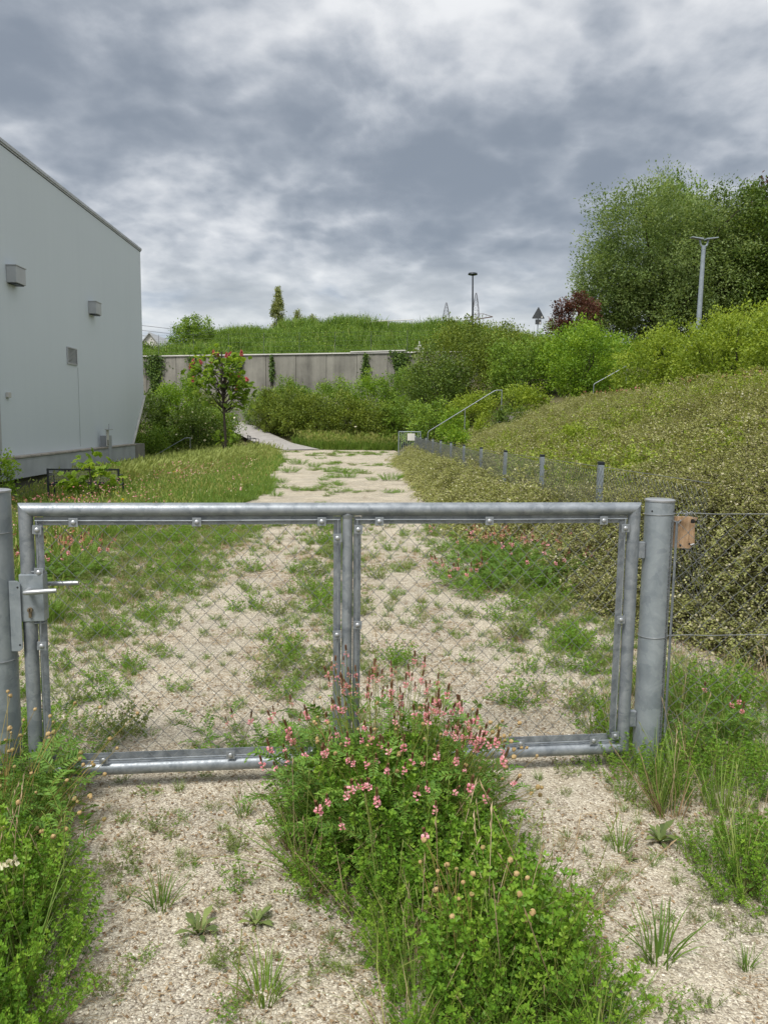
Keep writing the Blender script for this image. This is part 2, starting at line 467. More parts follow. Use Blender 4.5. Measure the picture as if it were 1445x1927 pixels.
def concrete_mat(name, c=(0.235, 0.225, 0.195)):
    m, nt, N, L, b = new_mat(name)
    tc = N.new('ShaderNodeTexCoord'); v = tc.outputs['Object']
    mp = N.new('ShaderNodeMapping'); mp.inputs['Scale'].default_value = (1.4, 1.4, 0.18); L.new(v, mp.inputs[0])
    st = noise_node(nt, 1.2, 7, 0.65, mp.outputs[0]); bl = noise_node(nt, 0.5, 6, 0.6, v); fn = noise_node(nt, 14, 5, 0.6, v)
    r = ramp_node(nt, [(0.34, [k * 0.55 for k in c]), (0.5, c), (0.66, [k * 1.4 for k in c])])
    ad = N.new('ShaderNodeMath'); ad.operation = 'ADD'; L.new(st.outputs['Fac'], ad.inputs[0]); L.new(bl.outputs['Fac'], ad.inputs[1])
    hf = N.new('ShaderNodeMath'); hf.operation = 'MULTIPLY'; hf.inputs[1].default_value = 0.5; L.new(ad.outputs[0], hf.inputs[0]); L.new(hf.outputs[0], r.inputs[0])
    L.new(r.outputs[0], b.inputs['Base Color']); b.inputs['Roughness'].default_value = 0.9
    bp = N.new('ShaderNodeBump'); bp.inputs['Strength'].default_value = 0.3; L.new(fn.outputs['Fac'], bp.inputs['Height']); L.new(bp.outputs[0], b.inputs['Normal'])
    return m


def facade_mat():
    m, nt, N, L, b = new_mat('grey_facade_render')
    tc = N.new('ShaderNodeTexCoord'); v = tc.outputs['Object']
    mp = N.new('ShaderNodeMapping'); mp.inputs['Scale'].default_value = (1, 1.0, 0.05); L.new(v, mp.inputs[0])
    st = noise_node(nt, 2.2, 6, 0.6, mp.outputs[0]); bl = noise_node(nt, 0.35, 4, 0.5, v)
    ad = N.new('ShaderNodeMath'); ad.operation = 'ADD'; L.new(st.outputs['Fac'], ad.inputs[0]); L.new(bl.outputs['Fac'], ad.inputs[1])
    hf = N.new('ShaderNodeMath'); hf.operation = 'MULTIPLY'; hf.inputs[1].default_value = 0.5; L.new(ad.outputs[0], hf.inputs[0])
    r = ramp_node(nt, [(0.3, (0.60, 0.66, 0.70)), (0.7, (0.63, 0.69, 0.73))]); L.new(hf.outputs[0], r.inputs[0])
    L.new(r.outputs[0], b.inputs['Base Color']); b.inputs['Roughness'].default_value = 0.75; b.inputs['Specular IOR Level'].default_value = 0.3
    return m


M_GALV = galvanised('galvanised_steel')
M_GALV_POST = galvanised('galvanised_steel_post', (0.225, 0.26, 0.285), (0.36, 0.40, 0.425), 9.0, 0.35, 0.5)
M_WIRE = solid('zinc_wire', (0.27, 0.285, 0.29), 0.5, 0.35, 0.2, 30)
M_WIRE_DARK = solid('weathered_wire', (0.11, 0.115, 0.115), 0.6, 0.3, 0.3, 30)
M_FARPOST = galvanised('zinc_fence_post', (0.22, 0.26, 0.29), (0.33, 0.375, 0.41), 5.0, 0.2, 0.55)
M_ALU = solid('brushed_aluminium', (0.46, 0.475, 0.49), 0.36, 0.6, 0.06, 20)
M_BRASS = solid('worn_brass', (0.30, 0.24, 0.16), 0.4, 0.7, 0.3, 60)
M_BLACK = solid('black_hole', (0.015, 0.015, 0.015), 0.7)
M_BOARD = None
M_SOIL = soil_mat(); M_GRAVEL = gravel_mat(); M_CONC = concrete_mat('weathered_concrete'); M_FACADE = facade_mat()
M_COPING = solid('pale_coping', (0.68, 0.66, 0.62), 0.7, 0, 0.12, 1.5)
M_GREYPAINT = solid('grey_sheet_metal', (0.46, 0.475, 0.485), 0.5, 0.15, 0.08, 2)
M_LEDGE = solid('grey_ledge', (0.42, 0.445, 0.455), 0.7, 0, 0.12, 1.2)
M_LEDGETOP = solid('weathered_ledge_top', (0.42, 0.38, 0.33), 0.8, 0, 0.25, 2.5)
M_WHITE = solid('dirty_white_paint', (0.62, 0.61, 0.57), 0.6, 0, 0.18, 2.0)
M_DARKMETAL = solid('anthracite_metal', (0.022, 0.027, 0.033), 0.45, 0.3, 0.15, 8)
M_GLASS = solid('dark_window_glass', (0.03, 0.035, 0.04), 0.12, 0.0, 0.2, 1.5)
M_SIGNBACK = solid('grey_sign_back', (0.10, 0.105, 0.115), 0.5, 0.4, 0.1, 5)
M_BARK = solid('bark', (0.085, 0.07, 0.05), 0.9, 0, 0.4, 9, 0.5)
M_BARK_DARK = solid('dark_twig_bark', (0.05, 0.04, 0.028), 0.9, 0, 0.4, 20)
M_PYLON = solid('grey_lattice_steel', (0.22, 0.23, 0.25), 0.6, 0.3, 0.1, 0.5)
M_PURLIN = solid('rust_brown_steel', (0.16, 0.12, 0.105), 0.7, 0.1, 0.2, 0.5)
M_ROOF = solid('brown_roof_tiles', (0.16, 0.10, 0.08), 0.85, 0, 0.2, 2)
M_STONE = leaf_mat('gravel_stones', [(0.0, (0.24, 0.205, 0.165)), (0.25, (0.41, 0.37, 0.30)), (0.6, (0.545, 0.50, 0.405)), (0.88, (0.66, 0.615, 0.505)), (1.0, (0.84, 0.79, 0.69))], 0, 0.85, 0.25, 0.9)
M_STRAW = leaf_mat('dry_straw', [(0.0, (0.16, 0.10, 0.055)), (0.5, (0.36, 0.26, 0.15)), (1.0, (0.58, 0.46, 0.29))], 0.1, 0.8, 0.2, 0.6)

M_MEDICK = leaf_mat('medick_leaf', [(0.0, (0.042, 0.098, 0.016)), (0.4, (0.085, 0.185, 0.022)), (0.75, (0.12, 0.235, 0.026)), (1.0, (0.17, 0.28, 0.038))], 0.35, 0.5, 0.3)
M_STEM = leaf_mat('green_stem', [(0.0, (0.07, 0.10, 0.02)), (1.0, (0.20, 0.24, 0.06))], 0.1, 0.6, 0.2)
M_DRYSTEM = leaf_mat('brown_green_stem', [(0.0, (0.16, 0.12, 0.045)), (1.0, (0.24, 0.20, 0.075))], 0.1, 0.7, 0.2)
M_SAINFOIN = leaf_mat('sainfoin_leaf', [(0.0, (0.045, 0.10, 0.02)), (0.5, (0.085, 0.175, 0.03)), (1.0, (0.15, 0.26, 0.045))], 0.3, 0.5, 0.3)
M_PINK = leaf_mat('pink_petal', [(0.0, (0.70, 0.22, 0.29)), (0.5, (0.85, 0.38, 0.45)), (1.0, (0.92, 0.60, 0.63))], 0.35, 0.6, 0.2)
M_BANKWIRE = solid('zinc_bank_wire', (0.20, 0.215, 0.215), 0.6, 0.2, 0.2, 30)
M_BUD = leaf_mat('dark_red_bud', [(0.0, (0.19, 0.13, 0.065)), (1.0, (0.36, 0.18, 0.12))], 0.1, 0.7, 0.2)
M_SEED = leaf_mat('tan_seed_head', [(0.0, (0.22, 0.24, 0.08)), (0.4, (0.40, 0.27, 0.12)), (1.0, (0.52, 0.38, 0.19))], 0.1, 0.8, 0.2, 0.7)
M_YELLOW = leaf_mat('yellow_petal', [(0.0, (0.75, 0.55, 0.02)), (1.0, (0.85, 0.70, 0.06))], 0.3, 0.6, 0.2)
M_CREAM = leaf_mat('cream_petal', [(0.0, (0.66, 0.62, 0.42)), (1.0, (0.82, 0.78, 0.62))], 0.3, 0.6, 0.2)
M_GRASS = leaf_mat('meadow_grass', [(0.0, (0.06, 0.115, 0.022)), (0.5, (0.105, 0.185, 0.032)), (0.85, (0.155, 0.23, 0.05)), (1.0, (0.25, 0.27, 0.10))], 0.35, 0.5, 0.3, 0.4)
M_TALLGRASS = leaf_mat('tall_pale_grass', [(0.0, (0.085, 0.14, 0.03)), (0.5, (0.14, 0.21, 0.05)), (1.0, (0.235, 0.28, 0.10))], 0.35, 0.5, 0.3, 0.4)
M_GREYLEAF = leaf_mat('grey_green_weed', [(0.0, (0.065, 0.095, 0.04)), (0.5, (0.12, 0.165, 0.06)), (1.0, (0.20, 0.25, 0.10))], 0.3, 0.6, 0.2, 0.3)
M_COTON = leaf_mat('cotoneaster_leaf', [(0.0, (0.12, 0.145, 0.05)), (0.5, (0.215, 0.24, 0.09)), (0.85, (0.29, 0.31, 0.14)), (1.0, (0.38, 0.39, 0.21))], 0.35, 0.5, 0.35, 0.35)
M_COTFLOWER = leaf_mat('cotoneaster_flower', [(0.0, (0.46, 0.43, 0.27)), (0.6, (0.62, 0.585, 0.40)), (1.0, (0.78, 0.76, 0.62))], 0.3, 0.6, 0.2)

# ------------------------------------------------------------------ the setting: ground, gravel, ramp, hill
def grid_mesh(name, xs, ys, zf, mat, X=None, Y=None):
    if X is None: X, Y = np.meshgrid(xs, ys)
    Z = zf(X, Y); ny, nx = X.shape
    V = np.stack([X, Y, Z], -1).reshape(-1, 3)
    i = (np.arange(ny - 1)[:, None] * nx + np.arange(nx - 1)[None]).reshape(-1)
    F = np.concatenate([np.stack([i, i + 1, i + nx + 1], -1), np.stack([i, i + nx + 1, i + nx], -1)])
    me = tri_mesh(name, V, F, np.zeros(len(F), int), np.full(len(V), .5), mat, True)
    o = bpy.data.objects.new(name, me)
    return tag(link(o), kind='structure')


def spaced(lo, hi, fine_lo, fine_hi, step, grow=1.25):
    mid = list(np.arange(fine_lo, fine_hi + 1e-6, step)); a, s = fine_lo, step; left = []
    while a > lo: s *= grow; a -= s; left.append(a)
    b, s = fine_hi, step; right = []
    while b < hi: s *= grow; b += s; right.append(b)
    return np.array(left[::-1] + mid + right)


grid_mesh('ground', spaced(-1500, 1500, -14, 14, 0.16), spaced(-1500, 1500, 0, 64, 0.25), H, M_SOIL)

ys = np.concatenate([np.arange(-2, 10, 0.12), np.arange(10, 49.6, 0.3)])
xl = np.interp(ys, [-2, 3, 5, 8, 12, 15, 20, 30, 40, 49], [-1.5, -1.9, -2.4, -3.1, -2.9, -2.1, -2.5, -3.2, -4.2, -6.2]) + 0.35 * (vnoise(ys, ys * 0, 0.8, 5) - 0.5)
xr = np.minimum(bank_edge(ys) + 0.05, 2.35) + 0.06 * (vnoise(ys, ys * 0, 2.2, 6) - 0.5)
uu = np.linspace(0, 1, 46)[None]
grid_mesh('gravel_path', None, None, lambda x, y: H(x, y) + 0.012, M_GRAVEL, X=xl[:, None] * (1 - uu) + xr[:, None] * uu, Y=np.repeat(ys[:, None], 46, 1))

# paved ramp climbing to the left behind the chestnut tree
M_RAMP = solid('grey_ramp_paving', (0.36, 0.34, 0.32), 0.85, 0, 0.12, 3.0, 0.3)
c = np.array([(-3.4, 47.4, -.4), (-5.4, 50.5, -.12), (-7.3, 53.5, .5), (-8.9, 56.2, 1.08), (-11.5, 59.0, 1.5), (-16, 60.3, 1.7)])
t = np.linspace(0, 5, 40); cx, cy, cz = (np.interp(t, range(6), c[:, k]) for k in range(3))
nx_, ny_ = -np.gradient(cy), np.gradient(cx); ll = np.hypot(nx_, ny_); nx_, ny_ = nx_ / ll, ny_ / ll
w = np.linspace(-1.25, 1.25, 8)[None]
RX = cx[:, None] + nx_[:, None] * w; RY = cy[:, None] + ny_[:, None] * w
RZ = np.maximum(H(RX, RY), 0 * RX - 9) * 0 + np.maximum(cz[:, None], H(RX, RY).max(1)[:, None]) + 0.03
ramp = grid_mesh('ramp_path', None, None, lambda x, y: RZ, M_RAMP, X=RX, Y=RY)
RAMP_C = np.stack([cx, cy], -1)


def wall_y(x): return 62.0 - (np.asarray(x, float) + 17) * 0.102


def hill_h(x, y):
    a = np.interp(x, [-60, -30, -24, -20, -16, -9, 1.5, 9, 14, 20, 26, 40, 60], [.6, .6, .8, 1.6, 3.4, 4.8, 5.6, 5.5, 4.4, 2.6, 1.6, 1.0, 1.0])
    d = y - wall_y(x)
    return 5.75 + a * sm(0.5, 27, d) - 0.03 * np.clip(d - 34, 0, 60) + 0.5 * (vnoise(x, y, 0.25, 2) - 0.5) * sm(1, 6, d)


hx = np.linspace(-60, 60, 121); ht = np.linspace(0, 1, 50) ** 1.5 * 75 + 0.42
HX, HT = np.meshgrid(hx, ht)
grid_mesh('hill', None, None, hill_h, M_SOIL, X=HX, Y=wall_y(HX) + HT)

# ------------------------------------------------------------------ building on the left
BX = -10.5
bld = tag(empty('industrial_hall', (BX, 38.5, -0.8)), 'large windowless grey industrial hall rising at the left edge', 'building')


def B(pb): # world coordinates into the hall's own
    pb.v = [(x - BX, y - 38.5, z + 0.8) for x, y, z in pb.v]; return pb


p = PB()  # facade with the lower far corner cut on the slant
prof = [(4.0, 0.21), (35.9, 0.21), (35.9, -0.9), (36.3, -0.9), (36.3, -0.1), (38.5, 2.55), (38.5, 9.42), (4.0, 9.42)]
prof = [(4.0, 0.21), (36.05, 0.21), (36.3, 0.21), (38.5, 2.55), (38.5, 9.42), (4.0, 9.42)]
n = len(prof)
p.add([(BX, y, z) for y, z in prof] + [(BX - 24, y, z) for y, z in prof],
      [tuple(range(n - 1, -1, -1))[::-1], tuple(range(2 * n - 1, n - 1, -1))] + [(i, (i + 1) % n, (i + 1) % n + n, i + n)[::-1] for i in range(n)])
B(p).build('wall', M_FACADE, bld)
p = PB(); p.box(BX - 24.1, BX + 0.06, 3.9, 38.56, 9.423, 9.52); p.box(BX - 0.1, BX + 0.03, 3.9, 38.54, 9.37, 9.42)
B(p).build('parapet_trim', M_GREYPAINT, bld)
p = PB(); p.box(BX - 0.05, BX + 0.012, 3.9, 38.52, 9.35, 9.367)  # solid dark strip: shade line under the parapet trim put in as colour
B(p).build('painted_gap_shade', M_DARKMETAL, bld)
for (y0, y1, z0, z1) in [(23.95, 24.62, 5.44, 5.93), (31.0, 31.62, 5.47, 5.92)]:
    p = PB(); p.box(BX + 0.002, BX + 0.30, y0, y1, z0, z1)
    h_ = B(p).build('vent_hood', M_GREYPAINT, bld, bevel=0.012)
    p = PB(); p.box(BX + 0.03, BX + 0.26, y0 + 0.05, y1 - 0.05, z0 - 0.03, z0 - 0.003)
    B(p).build('hood_opening', M_DARKMETAL, h_)
    p = PB(); p.box(BX + 0.001, BX + 0.32, y0 - 0.02, y1 + 0.03, z1 + 0.002, z1 + 0.03); B(p).build('hood_lid', M_GREYPAINT, h_)
fr = PB()
y0, y1, z0, z1 = 28.55, 29.5, 3.37, 3.98
for a in ((y0, y0 + .04, z0, z1), (y1 - .04, y1, z0, z1), (y0 + .041, y1 - .041, z0, z0 + .04), (y0 + .041, y1 - .041, z1 - .04, z1)):
    fr.box(BX + .002, BX + .05, *a)
grille = B(fr).build('louvre_grille', M_GREYPAINT, bld)
for k in range(11):
    zc = z0 + 0.065 + k * 0.048
    p = PB(); p.add([(BX + .01, y0 + .042, zc + .02), (BX + .045, y0 + .042, zc - .012), (BX + .045, y1 - .042, zc - .012), (BX + .01, y1 - .042, zc + .02),
                     (BX + .006, y0 + .042, zc + .017), (BX + .041, y0 + .042, zc - .015), (BX + .041, y1 - .042, zc - .015), (BX + .006, y1 - .042, zc + .017)],
                    [(0, 1, 2, 3), (7, 6, 5, 4), (0, 4, 5, 1), (2, 6, 7, 3), (1, 5, 6, 2), (3, 7, 4, 0)])
    B(p).build('louvre_slat', M_GREYPAINT, grille)
p = PB(); p.box(BX + .002, BX + .09, 23.55, 23.75, 2.02, 2.18); B(p).build('wall_lamp', M_WHITE, bld, bevel=0.015)
p = PB(); p.box(BX + .002, BX + .06, 22.1, 23.05, 0.34, 2.6); B(p).build('service_door', M_GREYPAINT, bld, bevel=0.01)
p = PB(); p.tube([(BX + .015, 29.6, 0.36), (BX + .015, 29.6, 3.3)], .006, 6); B(p).build('earth_cable', M_LEDGE, bld)
# ledges, fascia, recessed basement with strip windows
for (y0, y1) in ((3.0, 31.9), (32.35, 35.75)):
    p = PB(); p.box(BX + .002, BX + .34, y0, y1, 0.213, 0.268); B(p).build('ledge', M_LEDGETOP, bld, bevel=0.008)
p = PB(); p.box(BX - 0.2, BX + .30, 3.0, 31.9, -0.40, 0.207); p.box(BX - 0.2, BX + .30, 32.35, 35.75, -0.40, 0.207); p.box(BX - .2, BX + .33, 31.905, 32.345, -0.55, 0.72)
B(p).build('fascia', M_LEDGE, bld, bevel=0.006)
p = PB(); p.box(BX + .335, BX + .36, 31.6, 31.9, 0.30, 0.95); B(p).build('meter_box', M_WHITE, bld, bevel=0.006)
p = PB(); p.box(BX + .3605, BX + .364, 31.7, 31.8, 0.33, 0.55); B(p).build('meter_hatch', M_DARKMETAL, bld)
p = PB(); p.box(BX + .30, BX + .46, 31.55, 32.1, 0.955, 0.985); p.tube([(BX + .38, 31.85, 0.99), (BX + .38, 31.85, 1.2)], .02, 8); B(p).build('meter_canopy', M_LEDGE, bld)
p = PB(); p.box(BX - 24, BX - .21, 4.0, 36.0, -1.6, 0.205); p.box(BX - 24, BX - 0.001, 36.001, 38.45, -1.6, 0.20)
B(p).build('basement_wall', M_CONC, bld)
for k, y in enumerate((32.6, 33.6, 34.6)):
    p = PB(); p.box(BX - .205, BX - .17, y, y + .9, -1.15, -0.42)
    w_ = B(p).build('window', M_WHITE, bld)
    p = PB(); p.box(BX - .1695, BX - .16, y + .06, y + .84, -1.10, -0.47); B(p).build('pane', M_GLASS, w_)
for y in (33.5, 34.5, 35.5):
    p = PB(); p.box(BX - .15, BX + .05, y, y + .1, -1.3, -0.405); B(p).build('mullion_post', M_WHITE, bld, bevel=0.006)
# pale slanted edge trim at the far corner
p = PB()
for (y0, z0, y1, z1, t_) in ((35.75, -0.35, 38.5, 2.55, 0.11),):
    p.add([(BX + .003, y0, z0), (BX + .003, y0 + t_, z0), (BX + .003, y1 + t_, z1), (BX + .003, y1, z1),
           (BX + .09, y0, z0), (BX + .09, y0 + t_, z0), (BX + .09, y1 + t_, z1), (BX + .09, y1, z1)],
          [(0, 1, 2, 3), (7, 6, 5, 4), (0, 4, 5, 1), (1, 5, 6, 2), (2, 6, 7, 3), (3, 7, 4, 0)])
B(p).build('slanted_edge_trim', M_WHITE, bld, bevel=0.01)

# ------------------------------------------------------------------ concrete retaining wall with coping, fence and ivy
rw = tag(empty('retaining_wall', (-7, float(wall_y(-7)), 1.0)), 'long grey concrete retaining wall below the grassy hill', 'wall')
rw.rotation_euler = (0, 0, math.atan(-0.102))


def top_z(x): return 6.155 + (x + 17) * 0.021


MW = rw.matrix_basis.copy() if False else (Matrix.Translation((-7, float(wall_y(-7)), 1.0)) @ Matrix.Rotation(math.atan(-0.102), 4, 'Z'))
MWi = MW.inverted()
kk = math.sqrt(1 + 0.102 ** 2)
edges = list(np.arange(-33, 9.5, 2.35))
for i in range(len(edges) - 1):
    x0, x1 = edges[i] + 0.012, edges[i + 1] - 0.012
    u0, u1 = (x0 + 7) * kk, (x1 + 7) * kk
    dy = random.uniform(-.012, .012)
    p = PB(); p.add([(u0, -.2 + dy, -1), (u1, -.2 + dy, -1), (u1, .2, -1), (u0, .2, -1), (u0, -.2 + dy, top_z(x0) - 1.0), (u1, -.2 + dy, top_z(x1) - 1.0), (u1, .2, top_z(x1) - 1.0), (u0, .2, top_z(x0) - 1.0)],
                    [(3, 2, 1, 0), (4, 5, 6, 7), (0, 1, 5, 4), (1, 2, 6, 5), (2, 3, 7, 6), (3, 0, 4, 7)])
    p.build('wall_panel', M_CONC, rw, bevel=0.012)
p = PB()
for x0, x1, up in ((-33, -2.0, 0), (-1.98, 8.9, 0.0), (-0.6, 3.6, 0.09)):
    u0, u1 = (x0 + 7) * kk, (x1 + 7) * kk; a, b_ = top_z(x0) - .998 + up, top_z(x1) - .998 + up + (0.05 if up else 0); d_ = .04 if up else 0
    p.add([(u0, -.3 - d_, a), (u1, -.3 - d_, b_), (u1, .28, b_), (u0, .28, a), (u0, -.3 - d_, a + .085), (u1, -.3 - d_, b_ + .085), (u1, .28, b_ + .085), (u0, .28, a + .085)],
          [(3, 2, 1, 0), (4, 5, 6, 7), (0, 1, 5, 4), (1, 2, 6, 5), (2, 3, 7, 6), (3, 0, 4, 7)])
p.build('coping', M_COPING, rw)
wf = tag(empty('wall_top_fence', (-7, float(wall_y(-7)) + .5, 6.2)), 'thin wire fence with slender posts along the concrete wall top', 'fence')
for k in range(12):
    x = -18.5 + k * 2.78
    p = PB(); zt = top_z(x); yy = float(wall_y(x)) + .4
    p.tube([(x + 7, yy - (float(wall_y(-7)) + .5), zt - .4 - 6.2), (x + 7, yy - (float(wall_y(-7)) + .5), zt + 1.75 - 6.2)], .016, 6)
    p.build('post', M_WIRE_DARK, wf)
p = PB()
for h_ in (.35, .7, 1.05, 1.4, 1.7):
    p.tube([(x + 7, float(wall_y(x)) + .4 - (float(wall_y(-7)) + .5), top_z(x) + h_ - 6.2) for x in (-18.5, 12)], .004, 4)
p.build('wire', M_WIRE_DARK, wf)

# ------------------------------------------------------------------ the gate
GL, GR = Vector((-1.262, 2.954, 0.098)), Vector((1.159, 3.165, 0.104))
gvec = GR - GL; GLEN = math.hypot(gvec.x, gvec.y); grz = math.atan2(gvec.y, gvec.x)
GH = 1.045; R_T = 0.0265
gate = tag(empty('field_gate', GL, grz), 'low galvanised tube gate with two chain-link panels across the gravel', 'gate')
gate.rotation_euler = (0, 0, grz)


def mitred(pb, horizontal, at, lo, hi, r=R_T, n=20, mit=(True, True)):
    vs = []
    for e in (0, 1):
        for j in range(n):
            a = 2 * pi * j / n; q, yy = r * cos(a), r * sin(a)
            if horizontal:
                s_ = 1 if at > GH / 2 else -1
                x = (lo - s_ * q if mit[0] else lo) if e == 0 else (hi + s_ * q if mit[1] else hi)
                vs.append((x, yy, at + q))
            else:
                s_ = 1 if at > GLEN / 2 else -1
                z = (lo - s_ * q if mit[0] else lo) if e == 0 else (hi + s_ * q if mit[1] else hi)
                vs.append((at + q, yy, z))
    fs = [(j, (j + 1) % n, (j + 1) % n + n, j + n) for j in range(n)] + [tuple(range(n)), tuple(range(2 * n - 1, n - 1, -1))]
    if horizontal: fs = [tuple(reversed(f)) for f in fs]
    return pb.add(vs, fs)


mitred(PB(), True, GH, 0, GLEN).build('top_rail', M_GALV, gate, smooth=True)
mitred(PB(), True, 0.0, 0, GLEN).build('bottom_rail', M_GALV, gate, smooth=True)
mitred(PB(), False, 0.0, 0.0, GH).build('stile', M_GALV, gate, smooth=True)
mitred(PB(), False, GLEN, 0.0, GH).build('stile', M_GALV, gate, smooth=True)
GM = 1.228
p = PB(); p.tube([(GM, 0, R_T * .6), (GM, 0, GH - R_T * .6)], 0.0215, 18); p.build('stile', M_GALV, gate, smooth=True)
p = PB(); p.tube([(GM, 0, GH - 0.034), (GM, 0, GH - 0.021)], [.0235, .0275], 18, cap=False); p.build('weld_bead', M_GALV, gate, smooth=True)


def clip_plate(x, z, rot=0.0):
    p = PB(); p.box(-.017, .017, -.0065, -.0035, -.017, .017)
    c_ = p.build('clip_plate', M_GALV, gate, bevel=0.0012, loc=(x, -.021, z)); c_.rotation_euler = (0, rot, 0)
    b_ = PB(); vs = []; fs = []; n = 12
    for i, (yy, rr) in enumerate(((-.0066, .0095), (-.010, .009), (-.0125, .006), (-.0135, .0015))):
        vs += [(rr * cos(2 * pi * j / n), yy, rr * sin(2 * pi * j / n)) for j in range(n)]
    for i in range(3):
        fs += [(i * n + j, i * n + (j + 1) % n, (i + 1) * n + (j + 1) % n, (i + 1) * n + j) for j in range(n)]
    fs.append(tuple(range(3 * n, 4 * n))); b_.add(vs, fs)
    b_.build('bolt', M_ALU, c_, smooth=True)


def zigzag_mesh(width, height, w, h, r, name, mat, parent, loc, sides=4, depth=.004, phase=0, open_ends=True):
    """woven diamond mesh: each wire zigzags and hooks into the next"""
    tb = TB(); nz = int(height / h) + 1; k = 0
    nx = int(width / w)
    w = width / nx
    for i in range(nx):
        zs = np.arange(nz + 1) * h; zs = zs[zs <= height + 1e-6]
        side = (np.arange(len(zs)) + i + phase) % 2
        xs_ = i * w + np.where(side == 1, w + .0012, -.0012)
        ys_ = np.where((np.arange(len(zs)) + i) % 2 == 0, depth, -depth) * .5
        # wires are not perfectly even
        P_ = np.stack([xs_ + rng.normal(0, .0007, len(zs)), ys_, zs + rng.normal(0, .0007, len(zs))], -1)
        tb.tube(P_, r, r, sides, 0, .5)
    return tb.build(name, mat, parent, loc, smooth=True)


for (x0, x1) in ((R_T, GM - .0215), (GM + .0215, GLEN - R_T)):
    sw = .034   # flat mounting strips inside the frame
    for (a, b_, c_, d_) in ((x0 + .003, x0 + sw, R_T + .003, GH - R_T - .003), (x1 - sw, x1 - .003, R_T + .003, GH - R_T - .003)):
        p = PB(); p.box(a, b_, .004, .008, c_, d_); p.build('mounting_strip', M_GALV, gate, bevel=.001)
    p = PB(); p.box(x0 + sw + .001, x1 - sw - .001, .004, .008, GH - R_T - .034, GH - R_T + .004); p.build('mounting_strip', M_GALV, gate, bevel=.001)
    p = PB(); p.box(x0 + sw + .001, x1 - sw - .001, .004, .008, R_T - .004, R_T + .036); p.build('mounting_strip', M_GALV, gate, bevel=.001)
    zt, zb = GH - R_T - .014, R_T + .014
    zigzag_mesh(x1 - x0 - .03, zt - zb, .0345, (zt - zb) / 26, .0014, 'chain_link_mesh', M_WIRE, gate, (x0 + .015, -.012, zb), 5)
    for pts in ([(x0 + .01, -.016, zt), ((x0 + x1) / 2, -.0165, zt - .002), (x1 - .01, -.016, zt)], [(x0 + .01, -.016, zb), (x1 - .01, -.016, zb)],
                [(x0 + .017, -.017, zb), (x0 + .016, -.017, .5), (x0 + .017, -.017, zt)], [(x1 - .017, -.017, zb), (x1 - .016, -.017, .5), (x1 - .017, -.017, zt)]):
        p = PB(); p.tube(pts, .003, 8); p.build('tension_rod', M_GALV, gate, smooth=True)
    for fx in ((.13, .52, .93) if x0 < .5 else (.09, .48, .9)):
        clip_plate(x0 + (x1 - x0) * fx, zt - .006)
    for fx in (.2, .62, .9): clip_plate(x0 + (x1 - x0) * fx, zb + .006)
    for fz in ((.97, .8, .50, .05) if x0 < .5 else (.965, .56, .03)):
        clip_plate(x0 + .02, zb + (zt - zb) * fz - .005, .06)
    for fz in ((.93, .52, .1) if x0 < .5 else (.965, .56, .03)):
        clip_plate(x1 - .02, zb + (zt - zb) * fz - .005, -.05)
# lock case, handles, cylinder
lz = 0.615
p = PB(); p.box(-.027, .062, -.0295, .0295, lz, lz + .185)
lock = p.build('lock_case', M_GALV_POST, gate, bevel=.004)
p = PB(); p.tube([(.012, -.0296, lz + .125), (.012, -.075, lz + .125)], .0095, 12); p.tube([(.005, -.071, lz + .123), (.02, -.074, lz + .1245), (.10, -.072, lz + .129), (.122, -.070, lz + .130)], [.0085, .0105, .0095, .0085], 12)
p.build('handle', M_ALU, lock, smooth=True)
p = PB(); p.tube([(.012, .0296, lz + .125), (.012, .075, lz + .125)], .0095, 12); p.tube([(.005, .072, lz + .125), (.15, .074, lz + .128), (.165, .072, lz + .128)], [.0085, .0095, .0085], 12)
p.build('handle', M_ALU, lock, smooth=True)
p = PB(); p.tube([(.012, -.0296, lz + .048), (.012, -.040, lz + .048)], .0095, 16); p.box(.007, .017, -.038, -.0297, lz + .018, lz + .042); p.build('lock_cylinder', M_BRASS, lock, smooth=True)
p = PB(); p.box(.0105, .0135, -.0425, -.0402, lz + .042, lz + .054); p.build('keyhole', M_BLACK, lock)
for dz in (.19, -.012):
    p = PB(); p.box(-.006, .058, -.02, .02, lz + dz, lz + dz + .006); p.build('lock_weld', M_GALV, lock, bevel=.002)
for z in (.13, .87):
    p = PB(); p.box(GLEN + .021, GLEN + .052, -.012, .012, z - .035, z + .035); hb = p.build('hinge_bracket', M_GALV, gate, bevel=.003)
    p = PB(); p.tube([(GLEN + .0525, 0, z), (GLEN + .075, 0, z)], .0065, 8); p.build('hinge_pin', M_PURLIN, hb)

# ------------------------------------------------------------------ gate posts
def gate_post(name, loc, height, r, label):
    t_ = tag(empty(name, loc), label, 'gate post')
    p = PB(); n = 40
    p.tube([(0, 0, -.25), (0, 0, height - .004)], r, n, cap=False); p.build('shaft', M_GALV_POST, t_, smooth=True)
    p = PB(); p.tube([(0, 0, height - .0035), (0, 0, height + .003), (0, 0, height + .006)], [r + .0025, r + .0025, r - .004], n); p.build('cap', M_ALU, t_, smooth=True)
    return t_


def ring(pb, r, z, wire=.0018, a0=0, a1=2 * pi, tilt=0.0):
    pb.tube([(r * cos(a), r * sin(a), z + tilt * cos(a)) for a in np.linspace(a0, a1, 40)], wire, 6); return pb


